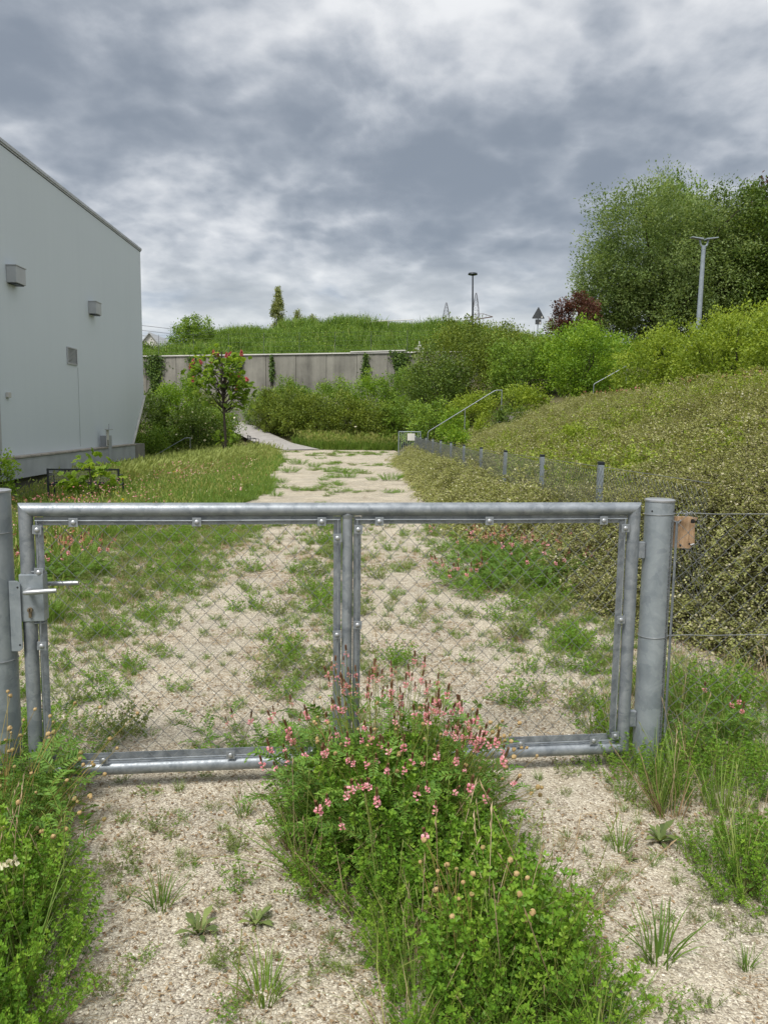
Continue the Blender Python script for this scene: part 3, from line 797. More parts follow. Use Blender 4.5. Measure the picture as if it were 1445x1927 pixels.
RP = Vector((1.272, 3.18, 0.0)); R_POST = 0.0595
post_r = gate_post('gate_post', RP, 1.178, R_POST, 'round galvanised gate post beside the small wooden board')
for z in (1.122, .597, .03):
    ring(PB(), R_POST + .0015, z, .0018, 0, 2 * pi, .003).build('tie_wire', M_WIRE, post_r, smooth=True)
p = PB(); p.tube([(R_POST + .010, -.012, -.1), (R_POST + .011, -.012, 1.09)], .0035, 8); p.tube([(R_POST + .019, -.002, -.1), (R_POST + .020, -.002, 1.09)], .003, 8)
p.build('edge_rod', M_GALV, post_r, smooth=True)
# twisted wire ends that run up the post's front, and its drilled holes
p = PB(); ang = -1.0
for k in range(62):
    z = .02 + k * .0175; a = ang + .004 * (k % 2)
    rr = R_POST + .001
    p.tube([(rr * cos(a), rr * sin(a), z), ((rr + .004) * cos(a + .05), (rr + .004) * sin(a + .05), z + .006), (rr * cos(a + .09), rr * sin(a + .09), z + .0125)], .0024, 5)
p.build('twisted_wire_ends', M_WIRE_DARK, post_r)
for a in (-2.45, -.72):
    p = PB(); rr = R_POST + .0006; z = 1.135
    c_ = Vector((rr * cos(a), rr * sin(a), z)); u_ = Vector((-sin(a), cos(a), 0)); w_ = Vector((0, 0, 1))
    p.add([c_ + (u_ * cos(k) + w_ * sin(k)) * .0042 for k in np.linspace(0, 2 * pi, 10, endpoint=False)], [tuple(range(10))]); p.build('drill_hole', M_BLACK, post_r)

LP_ = Vector((-1.378, 2.945, 0.0))
post_l = gate_post('gate_post', LP_, 1.215, 0.0625, 'round galvanised gate post cut by the left picture edge, beside the lock')
for z in (1.055, .56): ring(PB(), .064, z, .0016, 0, 2 * pi, .004).build('tie_wire', M_WIRE, post_l, smooth=True)
p = PB(); zz0, zz1 = .60, .875
p.add([(.058, -.032, zz0), (.088, -.032, zz0), (.100, -.032, zz0 + .012), (.100, -.032, zz1 - .012), (.09, -.032, zz1), (.058, -.032, zz1),
       (.058, -.027, zz0), (.088, -.027, zz0), (.100, -.027, zz0 + .012), (.100, -.027, zz1 - .012), (.09, -.027, zz1), (.058, -.027, zz1)],
      [(0, 1, 2, 3, 4, 5), (11, 10, 9, 8, 7, 6)] + [(i, i + 6, (i + 1) % 6 + 6, (i + 1) % 6) for i in range(6)])
strike = p.build('strike_plate', M_GALV_POST, post_l, bevel=.001)
for z in (zz0 + .025, zz1 - .025):
    p = PB(); p.add([(.091 + .004 * cos(k), -.0326, z + .004 * sin(k)) for k in np.linspace(0, 2 * pi, 10, endpoint=False)], [tuple(range(10))]); p.build('drill_hole', M_BLACK, strike)

# ------------------------------------------------------------------ chain-link fence to the right of the gate, with a wooden board
sf = tag(empty('chain_link_fence', (RP.x + .07, RP.y - .01, 0), 0.055), 'taut chain-link fence running right from the gate post', 'fence')
zigzag_mesh(2.2, 1.094, .0425, .0405, .0016, 'chain_link_mesh', M_WIRE, sf, (.012, 0, .03), 5)
for z in (1.124, .597, .035):
    p = PB(); p.tube([(x, -.003, z + .004 * sin(x * 5) - .006 * (x > .1)) for x in np.linspace(-.02, 2.2, 24)], .0019, 6); p.build('line_wire', M_WIRE, sf, smooth=True)
p = PB()
for k in range(5): p.tube([(.0 + .012 * k, -.006 + .004 * (k % 2), 1.112 + .012 * (k % 3)), (.02 + .012 * k, .004, 1.132 - .008 * (k % 2)), (.035 + .01 * k, -.006, 1.12)], .0018, 5)
p.build('wire_knot', M_WIRE, sf)

m, nt, N, L, b = new_mat('weathered_timber')
tc = N.new('ShaderNodeTexCoord'); mp = N.new('ShaderNodeMapping'); mp.inputs['Scale'].default_value = (60, 4, 5); L.new(tc.outputs['Object'], mp.inputs[0])
nz = noise_node(nt, 1.6, 6, 0.6, mp.outputs[0]); r_ = ramp_node(nt, [(0.3, (0.17, 0.10, 0.055)), (0.5, (0.40, 0.26, 0.15)), (0.75, (0.52, 0.37, 0.24))]); L.new(nz.outputs['Fac'], r_.inputs[0]); L.new(r_.outputs[0], b.inputs['Base Color']); b.inputs['Roughness'].default_value = .85
M_BOARD = m
board = tag(empty('wooden_board', (RP.x + .118, RP.y + .028, 1.035), 0.05), 'small split weathered wooden board wired to the chain-link fence', 'board')
p = PB(); out = [(-.048, -.062), (.028, -.066), (.05, -.045), (.046, .05), (.058, .066), (.03, .07), (-.05, .072), (-.044, .0)]
n = len(out); p.add([(x, -.008, z) for x, z in out] + [(x, .008, z) for x, z in out], [tuple(range(n)), tuple(range(2 * n - 1, n - 1, -1))] + [(i, i + n, (i + 1) % n + n, (i + 1) % n) for i in range(n)])
p.build('plank', M_BOARD, board)
for (x, z, r2) in ((-.022, .05, .008), (.036, .052, .011), (-.012, -.052, .006), (.026, -.046, .005)):
    p = PB(); p.add([(x + r2 * cos(k) * random.uniform(.7, 1.2), -.0086, z + r2 * sin(k) * random.uniform(.7, 1.2)) for k in np.linspace(0, 2 * pi, 9, endpoint=False)], [tuple(range(9))]); p.build('knot_hole', M_BLACK, board)
p = PB(); p.tube([(-.05, -.012, .052), (-.03, -.016, .047), (-.018, -.01, .056)], .004, 6); p.build('fixing_wire', M_ALU, board)
p = PB(); p.tube([(.03, -.012, -.05), (.045, -.014, -.045)], .0035, 6); p.build('fixing_wire', M_ALU, board)

# ------------------------------------------------------------------ chain-link fence along the bank, stair, hand rails
FY = [5.07] + list(7.53 + 2.46 * np.arange(0, 11))
pf = tag(empty('bank_fence', (2.4, 5, .4)), 'long chain-link fence with grey posts receding along the bank', 'fence')


def fence_top(y): return float(np.interp(y, [5, 7.5, 10, 12.2, 14.8, 17, 30, 34], [1.12, 1.085, 1.045, 1.005, .965, .94, .86, .85]))


bay = None
for k, y in enumerate(FY):
    zt = fence_top(y)
    p = PB(); p.box(-.026, .026, -.03, .03, -1.1, 0.0)
    if k > 0: po = p.build('post', M_FARPOST, pf, bevel=.004, loc=(0 + random.uniform(-.01, .01), y - 5, zt - .4))
    if k > 0: po.rotation_euler = (random.uniform(-.015, .015), random.uniform(-.02, .02), 0)
    p = PB(); p.box(-.029, .029, -.033, .033, .001, .03)
    if k > 0: p.build('cap', M_DARKMETAL, po, bevel=.004)
    if k + 1 < len(FY):
        y2 = FY[k + 1]; z2 = fence_top(y2)
        if bay is None:
            bay = zigzag_mesh(2.46, 1.0, .041, .0385, .0019, 'chain_link_mesh', M_BANKWIRE, pf, None, 3)
            mo = bay
        else:
            mo = link(bay.copy(), pf)
        mo.location = (-.034, y - 5, zt - .4 - 1.02); mo.rotation_euler = (math.atan2(z2 - zt, y2 - y), 0, pi / 2)
p = PB()
for dz in (0.0, -.5): p.tube([(-.036, y - 5, fence_top(y) - .4 - .015 + dz) for y in FY], .0026, 5)
p.build('line_wire', M_BANKWIRE, pf)

# small metal gate with a white plate at the far end of the fence
eg = tag(empty('end_gate', (1.75, 33.0, float(H(1.75, 33.0)))), 'small grey bar gate with white plate at the fence end', 'gate')
for (a, b_) in (((0, 0, -.3), (0, 0, 1.3)), ((.92, 0, -.3), (.92, 0, 1.32)), ((0, 0, 1.29), (.92, 0, 1.29)), ((0, 0, .3), (.92, 0, .3))):
    p = PB(); p.tube([a, b_], .022, 8); p.build('frame_tube', M_FARPOST, eg, smooth=True)
for k in range(9):
    p = PB(); x = .1 + k * .09; p.tube([(x, 0, .3), (x, 0, 1.0 if .3 < x < .75 else 1.29)], .011, 6); p.build('bar', M_FARPOST, eg)
p = PB(); p.box(.36, .68, -.035, -.015, .92, 1.22); p.build('plate', M_COPING, eg, bevel=.006)

M_STEP = concrete_mat('worn_step_concrete', (0.30, 0.28, 0.25))
st = tag(empty('stairway', (3.0, 32.4, 0)), 'overgrown concrete stairway climbing the bank beside its hand rail', 'stairs')
for k in range(13):
    x0 = .1 + k * .30; z1 = float(H(3.0, 32)) + .28 + k * .165 - .35
    p = PB(); p.box(x0, x0 + .36, -.2, 1.5, z1 - .16, z1); p.build('step', M_STEP, st, bevel=.012)


def hand_rail(label, pts, posts, r=.019):
    t_ = tag(empty('hand_rail', (pts[0][0], pts[0][1], pts[0][2] - .95)), label, 'hand rail')
    o = Vector(t_.location)
    p = PB(); p.tube([Vector(q) - o for q in pts], r, 10); p.build('rail', M_GALV, t_, smooth=True)
    for (x, y, z0, z1) in posts:
        p = PB(); p.tube([Vector((x, y, z0)) - o, Vector((x, y, z1)) - o], r * .9, 8); p.build('post', M_GALV, t_, smooth=True)


hand_rail('sloping steel hand rail above the stairway on the bank', [(2.9, 32, .98), (2.95, 32, 1.06), (5.62, 32, 2.74), (5.74, 32, 2.77), (5.95, 32, 2.77)],
          [(2.9, 32, -.1, .98), (4.42, 32, .9, 1.98), (5.93, 32, 1.5, 2.77)])
hand_rail('short upper hand rail emerging from bushes on the bank', [(9.75, 32, 3.05), (9.82, 32, 3.11), (11.2, 32, 3.9)], [(9.75, 32, 2.2, 3.05), (11.1, 32, 2.6, 3.85)])
hand_rail('low hand rail half sunk in tall grass near the hall', [(-10.5, 40, -.52), (-8.86, 40, .44), (-8.6, 40, .46), (-8.58, 40, .40)], [(-8.6, 40, -.9, .44), (-10.0, 40, -1.4, -.25)])

# ------------------------------------------------------------------ benches, lamps, signs, pylons, far houses
def bench(loc, rz, length, label):
    t_ = tag(empty('park_bench', loc, rz), label, 'bench')
    D = .50; hs = .44; hb = .83      # local: length along x, back at y=0, seat towards +y
    for x in (0, length):
        for (a, b_) in (((x, 0, -.3), (x, -.02, hb)), ((x, D, -.3), (x, D, hs + .02))):
            p = PB(); p.box(min(a[0], b_[0]) - .022, max(a[0], b_[0]) + .022, min(a[1], b_[1]) - .012, max(a[1], b_[1]) + .012, a[2], b_[2]); p.build('leg', M_DARKMETAL, t_, bevel=.004)
        p = PB(); p.tube([(x, .013, hs - .02), (x, .2, hs - .045), (x, D - .013, hs + .01)], .018, 8); p.build('side_bar', M_DARKMETAL, t_, smooth=True)
        p = PB(); p.tube([(x, .013, .64), (x, .25, .66), (x, D - .02, .645), (x, D, .60), (x, D, hs + .02)], .016, 8); p.build('armrest', M_DARKMETAL, t_, smooth=True)
    p = PB(); p.box(.023, length - .023, -.034, -.006, hb - .05, hb - .003); p.build('back_rail', M_DARKMETAL, t_, bevel=.004)
    p = PB(); p.box(.023, length - .023, -.012, .014, hs - .02, hs + .02); p.build('seat_rail', M_DARKMETAL, t_, bevel=.004)
    p = PB(); p.box(.023, length - .023, D - .014, D + .012, hs - .02, hs + .02); p.build('seat_rail', M_DARKMETAL, t_, bevel=.004)
    for k in range(8):
        p = PB(); z = .50 + k * .036; p.tube([(.02, -.015, z), (length - .02, -.015, z)], .0065, 6); p.build('back_slat', M_WIRE_DARK, t_)
    for k in range(11):
        y = .04 + k * .042; p = PB(); p.tube([(.02, y, hs - .02 + .0), (length - .02, y, hs - .02)], .0065, 6); p.build('seat_slat', M_WIRE_DARK, t_)


bench((-7.62, 19.2, -.62), .10, 1.68, 'dark metal bench seen from behind under the young chestnut')
bench((-6.75, 47.7, float(H(-6.5, 47.0)) + .05), -pi / 2 + .25, 1.5, 'distant dark bench in side view at the foot of the ramp')

t_ = tag(empty('street_lamp', (10.9, 75, 7.5)), 'slender dark street lamp with flat round head above the hill', 'street lamp')
p = PB(); p.tube([(0, 0, 0), (-.03, 0, 4), (-.12, 0, 7.75)], [.11, .09, .065], 10); p.build('pole', M_DARKMETAL, t_, smooth=True)
p = PB(); p.tube([(-.12, 0, 7.74), (-.12, 0, 7.80), (-.12, 0, 7.95), (-.12, 0, 8.02)], [.25, .46, .42, .1], 16); p.build('lamp_head', M_DARKMETAL, t_, smooth=True)

t_ = tag(empty('street_lamp', (17.5, 40, 3.6)), 'pale steel street lamp with twin arms against the big tree', 'street lamp')
p = PB(); p.tube([(0, 0, 0), (0, 0, 3), (.03, 0, 6.75)], [.14, .125, .10], 14); p.build('pole', M_FARPOST, t_, smooth=True)
p = PB(); p.tube([(.03, 0, 6.7), (.03, 0, 6.9)], .11, 12); hub = p.build('hub', M_FARPOST, t_, smooth=True)
for s_ in (-1, 1):
    p = PB(); p.tube([(.03, 0, 6.8), (.03 + .16 * s_, 0, 6.95), (.03 + .22 * s_, 0, 7.2)], .05, 8); p.build('arm', M_FARPOST, t_, smooth=True)
    p = PB(); x0, x1 = .03 + .08 * s_, .03 + .68 * s_
    p.add([(x0, -.16, 7.20), (x1, -.16, 7.30), (x1, .16, 7.30), (x0, .16, 7.20), (x0, -.16, 7.27), (x1, -.12, 7.335), (x1, .12, 7.335), (x0, .16, 7.27)],
          [(0, 1, 2, 3), (7, 6, 5, 4), (0, 4, 5, 1), (1, 5, 6, 2), (2, 6, 7, 3), (3, 7, 4, 0)]); p.build('lamp_head', M_FARPOST, t_)

t_ = tag(empty('road_sign', (13.75, 60, 6.8)), 'back of a triangular road sign with small plate below', 'road sign')
p = PB(); p.tube([(0, .06, 0), (0, .06, 3.42)], .04, 10); p.build('post', M_FARPOST, t_, smooth=True)
p = PB(); A = [(-.45, 2.55), (.45, 2.55), (.48, 2.6), (.03, 3.4), (-.03, 3.4), (-.48, 2.6)]
p.add([(x, 0, z) for x, z in A] + [(x, -.015, z) for x, z in A], [tuple(range(6)), tuple(range(11, 5, -1))] + [(i, i + 6, (i + 1) % 6 + 6, (i + 1) % 6) for i in range(6)]); p.build('triangle_plate', M_SIGNBACK, t_)
p = PB(); p.box(-.22, .24, -.015, 0, 2.12, 2.5); pl = p.build('lower_plate', M_SIGNBACK, t_, bevel=.004)
p = PB(); p.box(.10, .2, -.019, -.0155, 2.16, 2.3); p.build('sticker', M_COPING, pl)
p = PB(); p.box(.23, .33, -.019, -.0155, 2.6, 2.74); p.build('sticker', M_COPING, t_)


def pylon(loc, h, wb, label, arm=None):
    t_ = tag(empty('lattice_mast', loc), label, 'mast')
    p = PB(); lv = 9; cs = []
    for k in range(lv + 1):
        w_ = wb * (1 - k / lv) + .25 * (k / lv); z = h * (1 - (1 - k / lv) ** 1.25)
        cs.append([(-w_ / 2, -w_ / 2, z), (w_ / 2, -w_ / 2, z), (w_ / 2, w_ / 2, z), (-w_ / 2, w_ / 2, z)])
    for k in range(lv):
        for j in range(4):
            p.tube([cs[k][j], cs[k + 1][j]], .10, 4, False)
            p.tube([cs[k][j], cs[k + 1][(j + 1) % 4]], .05, 3, False)
            p.tube([cs[k][j], cs[k][(j + 1) % 4]], .05, 3, False)
    p.build('lattice_tower', M_PYLON, t_)
    return t_


pylon((33.3, 300, 34), 12.2, 4.2, 'thin pale lattice mast standing alone above the hill')
pylon((44.6, 300, 32), 18, 4.6, 'pale lattice mast just right of the dark street lamp')
t_ = tag(empty('crane_jib', (44.3, 290, 38)), 'brown lattice boom tilted across the pale mast', 'boom')
p = PB(); a, b_ = Vector((-5.6, 0, .1)), Vector((5.2, 0, 1.9))
p.tube([a, b_], .22, 5); p.build('lower_chord', M_PURLIN, t_)
p = PB(); q0, q1 = Vector((-1.8, 0, 2.7)), Vector((1.6, 0, 2.9))
p.tube([a, q0, q1, b_], .1, 4)
for k in range(1, 8):
    f = k / 8; lo = a.lerp(b_, f); hi = Vector((lo.x + .4, 0, min(np.interp(lo.x, [-5.6, -1.8, 1.6, 5.2], [.1, 2.7, 2.9, 1.9]), 9))); p.tube([lo, hi], .06, 3)
p.build('upper_chord', M_PURLIN, t_)


def far_house(loc, w, d, eave, ridge, wall, roof, label, along='y'):
    t_ = tag(empty('house', loc), label, 'house')
    p = PB(); p.add([(-w / 2, 0, -8), (w / 2, 0, -8), (w / 2, 0, eave), (0, 0, ridge), (-w / 2, 0, eave), (-w / 2, d, -8), (w / 2, d, -8), (w / 2, d, eave), (0, d, ridge), (-w / 2, d, eave)],
                    [(0, 1, 2, 3, 4), (9, 8, 7, 6, 5), (1, 6, 7, 2), (0, 4, 9, 5)]); p.build('wall', wall, t_)
    p = PB()
    for s_ in (-1, 1):
        e = s_ * (w / 2 + .3); ze = eave - .3 * (ridge - eave) / (w / 2) + .02
        p.add([(0, -.3, ridge + .02), (e, -.3, ze), (e, d + .3, ze), (0, d + .3, ridge + .02), (0, -.3, ridge + .2), (e, -.3, ze + .18), (e, d + .3, ze + .18), (0, d + .3, ridge + .2)],
              [(0, 1, 2, 3), (7, 6, 5, 4), (0, 4, 5, 1), (1, 5, 6, 2), (2, 6, 7, 3), (3, 7, 4, 0)])
    p.build('roof', roof, t_)
    for x in (-w * .2, w * .2):
        p = PB(); p.box(x - .5, x + .5, -.05, .02, eave - 2.2, eave - .8); f_ = p.build('window', M_WHITE, t_)
        p = PB(); p.box(x - .42, x + .42, -.07, -.052, eave - 2.1, eave - .9); p.build('pane', M_GLASS, f_)


far_house((-29.5, 112, 6), 7, 9, 3.0, 7.2, M_COPING, M_GREYPAINT, 'pale gabled house half hidden behind the round tree')
far_house((34.5, 170, 14), 12, 20, 3.6, 6.0, M_COPING, M_ROOF, 'low brown-roofed house showing between hill and road sign')
for k, (z0, sag) in enumerate(((19.5, .8), (18.6, .9), (17.6, 1.0))):
    p = PB(); p.tube([(x, 150 + .1 * x, z0 - 5.5 * (x + 60) / 75 + sag * ((x + 22) / 38) ** 2) for x in np.linspace(-62, 12, 14)], .045, 4)
    tag(p.build('overhead_cable', M_PYLON), ('uppermost', 'middle', 'lowest')[k] + ' of three faint overhead cables in the sky near the hall', 'cable', 'overhead cables')
p = PB(); yh = 80.0
p.tube([(.5 + k * 1.25, yh, float(hill_h(.5 + k * 1.25, yh)) + .95 + .1 * k) for k in range(5)], .045, 6)
for k in (0, 2, 4): p.tube([(.5 + k * 1.25, yh, float(hill_h(.5 + k * 1.25, yh)) - .2), (.5 + k * 1.25, yh, float(hill_h(.5 + k * 1.25, yh)) + .95 + .1 * k)], .035, 6)
tag(p.build('white_rail', M_COPING), 'thin white rail on the grassy hill slope', 'rail')
p = PB(); q = Vector((5.15, 66.5, float(hill_h(5.15, 66.5)))); p.tube([(0, 0, -.2), (0, 0, 1.5)], .045, 6); p.box(-.42, .42, -.03, .03, .78, .95); p.box(-.16, .16, -.031, .031, .55, 1.2)
tag(p.build('marker_post', M_COPING, loc=q), 'small white cross-shaped marker post at the foot of the hill', 'marker')

# ------------------------------------------------------------------ woody plants
def leafcol(name, a, b_, c_, t=.3):
    return leaf_mat(name, [(0.0, a), (0.55, b_), (1.0, c_)], t, .5, .3)


F_OLIVE = leafcol('hawthorn_leaf', (0.045, 0.075, 0.012), (0.105, 0.15, 0.022), (0.175, 0.22, 0.036))
F_MID = leafcol('shrub_leaf', (0.05, 0.10, 0.016), (0.11, 0.19, 0.026), (0.19, 0.275, 0.042))
F_DARK = leafcol('dark_shrub_leaf', (0.03, 0.06, 0.012), (0.068, 0.115, 0.02), (0.125, 0.18, 0.034))
F_LIME = leafcol('lime_leaf', (0.085, 0.135, 0.016), (0.165, 0.235, 0.028), (0.26, 0.325, 0.055), .4)
F_BRIGHT = leafcol('fresh_leaf', (0.055, 0.115, 0.012), (0.12, 0.215, 0.020), (0.22, 0.32, 0.04), .4)
F_WILLOW = leafcol('willow_leaf', (0.055, 0.095, 0.03), (0.12, 0.18, 0.062), (0.215, 0.28, 0.13), .42)
F_COPPER = leafcol('copper_leaf', (0.055, 0.022, 0.016), (0.11, 0.045, 0.03), (0.18, 0.08, 0.05))
F_POPLAR = leafcol('poplar_leaf', (0.10, 0.13, 0.045), (0.17, 0.20, 0.075), (0.25, 0.28, 0.12))
F_IVY = leafcol('ivy_leaf', (0.02, 0.045, 0.010), (0.05, 0.095, 0.018), (0.10, 0.16, 0.03))
F_CHEST = leafcol('chestnut_leaf', (0.075, 0.14, 0.018), (0.145, 0.24, 0.03), (0.23, 0.32, 0.055), .55)


def crown(tb, centre, rad, nclump, nsprig, leaf, k=3, mi=0, spread=.22, inner=.35, up=.25, aspect=1.0, droop=0.0, tmpl=LEAF2, floor=None, shape=None):
    """foliage as clumps of sprigs of leaves inside an uneven ellipsoid; returns the clump centres"""
    centre = np.array(centre, float); rad = np.array(rad, float)
    d = rdir(nclump); r_ = inner + (1 - inner) * rng.random(nclump) ** .42
    wob = 1 + .22 * np.sin(d[:, 0] * 5 + rng.random() * 6) * np.cos(d[:, 2] * 4 + d[:, 1] * 3 + rng.random() * 6) + rng.normal(0, .06, nclump)
    cc = d * (r_ * wob)[:, None]
    if shape is not None: cc = shape(cc)
    cl = centre + cc * rad
    if floor is not None: cl[:, 2] = np.maximum(cl[:, 2], floor + .15)
    csz = spread * rad.mean() * rng.uniform(.6, 1.35, nclump); cr = rng.uniform(-.28, .28, nclump)
    off = rdir(nclump * nsprig).reshape(nclump, nsprig, 3) * (rng.random((nclump, nsprig, 1)) ** .45) * (csz * 1.75)[:, None, None]; off[:, :, 2] *= .72
    sp = (cl[:, None] + off).reshape(-1, 3); crr = np.repeat(cr, nsprig)
    outd = norm((sp - centre) / rad)
    if floor is not None:
        kp = sp[:, 2] > floor; sp, crr, outd = sp[kp], crr[kp], outd[kp]
    n = len(sp)
    pos = np.repeat(sp, k, 0) + rng.normal(0, leaf * .9, (n * k, 3))
    dd = norm(np.repeat(outd, k, 0) * .7 + rng.normal(0, .7, (n * k, 3)) + np.array([0, 0, up - droop]))
    nn = rng.normal(0, .6, (n * k, 3)) + np.array([0, -.25, .9])
    rr = np.clip(.5 + np.repeat(crr, k) + rng.normal(0, .2, n * k), 0, 1)
    tb.stamp(tmpl, pos, dd, nn, leaf * rng.uniform(.6, 1.35, n * k), mi, rr, aspect)
    return cl


def stems(tb, base, targets, r0, n=5, mi=0, bend=.15):
    for q in targets:
        q = np.asarray(q, float); t = np.linspace(0, 1, 6)[:, None]
        mid = np.asarray(base, float) * (1 - t) + q * t
        mid[:, 2] += bend * np.sin(t[:, 0] * pi) * np.linalg.norm(q - base) * .3
        mid[1:-1] += rng.normal(0, .03 * np.linalg.norm(q - base), (4, 3))
        tb.tube(mid, r0, r0 * .25, n, mi, .5)


def shrub(name, label, x, y, w, h, mat, cat='shrub', leaf=.11, dens=1.0, group=None, depth=None, z=None, flowers=None, aspect=1.0, up=.25, spread=.145):
    z0 = float(H(x, y)) if z is None else z
    t_ = tag(empty(name, (x, y, z0)), label, cat, group)
    dp = depth or w
    tb = TB(); area = w * h
    ncl = int(np.clip(34 + 12 * area, 40, 240) * dens ** .5)
    nsp = int(np.clip(dens * 13.5 * area / (leaf * leaf) / (ncl * 3), 10, 190))
    cl = crown(tb, (0, 0, h * .5), (w / 2, dp / 2, h * .53), ncl, nsp, leaf, 3, 0, spread, .3, up, aspect, floor=.02)
    # long shoots that break the outline
    nt_ = int(12 + area * 2)
    for _ in range(nt_):
        c_ = cl[rng.integers(len(cl))]; d = norm(np.array([c_[0] / w, c_[1] / dp, .6 + rng.random()])[None])[0]
        l_ = rng.uniform(.25, .6) * min(1.5, h * .4); s_ = np.linspace(0, 1, 9)[:, None]
        pp = c_ + d * l_ * s_ + rng.normal(0, .03, (9, 3)); tb.stamp(LEAF2, np.repeat(pp, 2, 0), np.repeat(d[None], 18, 0) + rng.normal(0, .7, (18, 3)), rng.normal(0, .5, (18, 3)) + [0, 0, 1], leaf * rng.uniform(.5, 1, 18), 0, rng.uniform(.4, 1, 18), aspect)
    tb.build('foliage', mat, t_)
    sb = TB(); idx = rng.choice(len(cl), min(14, len(cl)), replace=False); stems(sb, (0, 0, -.1), cl[idx], .035 * max(.5, h / 3), 4)
    sb.build('stem', M_BARK_DARK, t_)
    if flowers:
        fb = TB(); n = flowers[1]; q = cl[rng.integers(len(cl), size=n)] * [1.08, 1.08, 1.03] + rng.normal(0, .22, (n, 3)); q = q[q[:, 2] > .2]
        fb.stamp(STAR, q, rdir(len(q)), rdir(len(q), .6), flowers[2] * rng.uniform(.6, 1.2, len(q)), 0)
        fb.build('blossom', flowers[0], t_)
    return t_


def tree(name, label, x, y, z0, trunk_h, trunk_r, blobs, mat, leaf, cat='tree', aspect=1.0, droop=0.0, up=.2, dens=1.0, limbs=24, bark=M_BARK, group=None, spread=.125, shape=None):
    t_ = tag(empty(name, (x, y, z0)), label, cat, group)
    tb = TB(); allc = []
    for (c_, r_) in blobs:
        r_ = np.array(r_, float); sil = r_[0] * r_[2] * pi
        ncl = int(np.clip(40 + sil * 4.5, 40, 420)); nsp = int(np.clip(dens * 6.0 * sil / (leaf * leaf * .3) / (ncl * 3), 8, 260))
        allc.append(crown(tb, c_, r_, ncl, nsp, leaf, 3, 0, spread, .25, up, aspect, droop, shape=shape))
    tb.build('crown', mat, t_)
    allc = np.concatenate(allc); sb = TB()
    top = np.array([0, 0, trunk_h]); pts = np.array([[0, 0, -.3], [.03, 0, trunk_h * .35], [-.05, .02, trunk_h * .7], [0, 0, trunk_h]]) * [1, 1, 1]
    sb.tube(pts, trunk_r, trunk_r * .6, 9)
    for q in allc[rng.choice(len(allc), min(limbs, len(allc)), replace=False)]:
        b0 = np.array([0, 0, trunk_h * rng.uniform(.55, 1.0)]); stems(sb, b0, [q], trunk_r * .32, 5, 0, .1)
    sb.build('trunk', bark, t_, smooth=True)
    return t_


# hedge of shrubs behind the path's end, below the concrete wall
G_H = 'shrubs below the concrete wall'
hedge = [(-7.0, 56.6, 2.6, 2.5, F_MID, 'mid-green shrub rising behind the chestnut beside the ramp'),
         (-6.0, 54.6, 2.7, 2.9, F_OLIVE, 'olive shrub just right of the ramp under the ivy'),
         (-4.4, 53.4, 3.2, 3.1, F_OLIVE, 'olive hawthorn bulging over the ramp edge'),
         (-2.6, 52.6, 3.3, 3.0, F_OLIVE, 'second olive hawthorn from the ramp in front of the wall'),
         (-.6, 52.2, 3.3, 2.9, F_OLIVE, 'middle olive hawthorn above the strip of grass'),
         (1.4, 51.4, 3.4, 2.7, F_OLIVE, 'low dense olive hawthorn beside the fence end'),
         (2.9, 50.4, 2.6, 3.1, F_MID, 'green hawthorn touching the fence end'),
         (-4.9, 57.3, 3.4, 3.3, F_MID, 'taller green shrub against the wall left of the thin ivy'),
         (-2.0, 57.0, 3.5, 3.4, F_MID, 'pale flowering shrub against the wall between two ivy strands'),
         (1.0, 56.4, 3.8, 3.6, F_BRIGHT, 'bright green shrub against the wall right of centre'),
         (3.6, 55.0, 3.6, 4.2, F_MID, 'tall green shrub hiding the wall end')]
for i, (x, y, w, h, mt, lb) in enumerate(hedge):
    shrub('hedge_shrub', lb, x, y, w, h, mt, leaf=.12, group=G_H, flowers=(M_CREAM, 26, .13) if i in (8, 4) else None)
# shrubs left of the ramp
G_L = 'shrubs between hall and ramp'
for (x, y, w, h, mt, lb, fl) in [(-12.3, 44.5, 2.9, 3.6, F_DARK, 'dark shrub squeezed against the far corner of the hall', None),
                                 (-10.6, 46.0, 2.9, 4.1, F_BRIGHT, 'light green shrub in front of the thick ivy', None),
                                 (-9.2, 44.2, 3.0, 2.9, F_DARK, 'dark rose shrub dotted with white blossom', (M_CREAM, 110, .10)),
                                 (-7.9, 45.6, 2.0, 2.5, F_MID, 'white-blossomed rose shrub behind the chestnut trunk', (M_CREAM, 60, .10)),
                                 (-11.2, 42.2, 2.6, 2.0, F_MID, 'low shrub beside the slanted trim of the hall', None),
                                 (-9.9, 50.0, 3.0, 3.4, F_OLIVE, 'olive shrub behind the rose shrubs near the ramp', None)]:
    shrub('garden_shrub', lb, x, y, w, h, mt, leaf=.11, group=G_L, flowers=fl, dens=1.1)
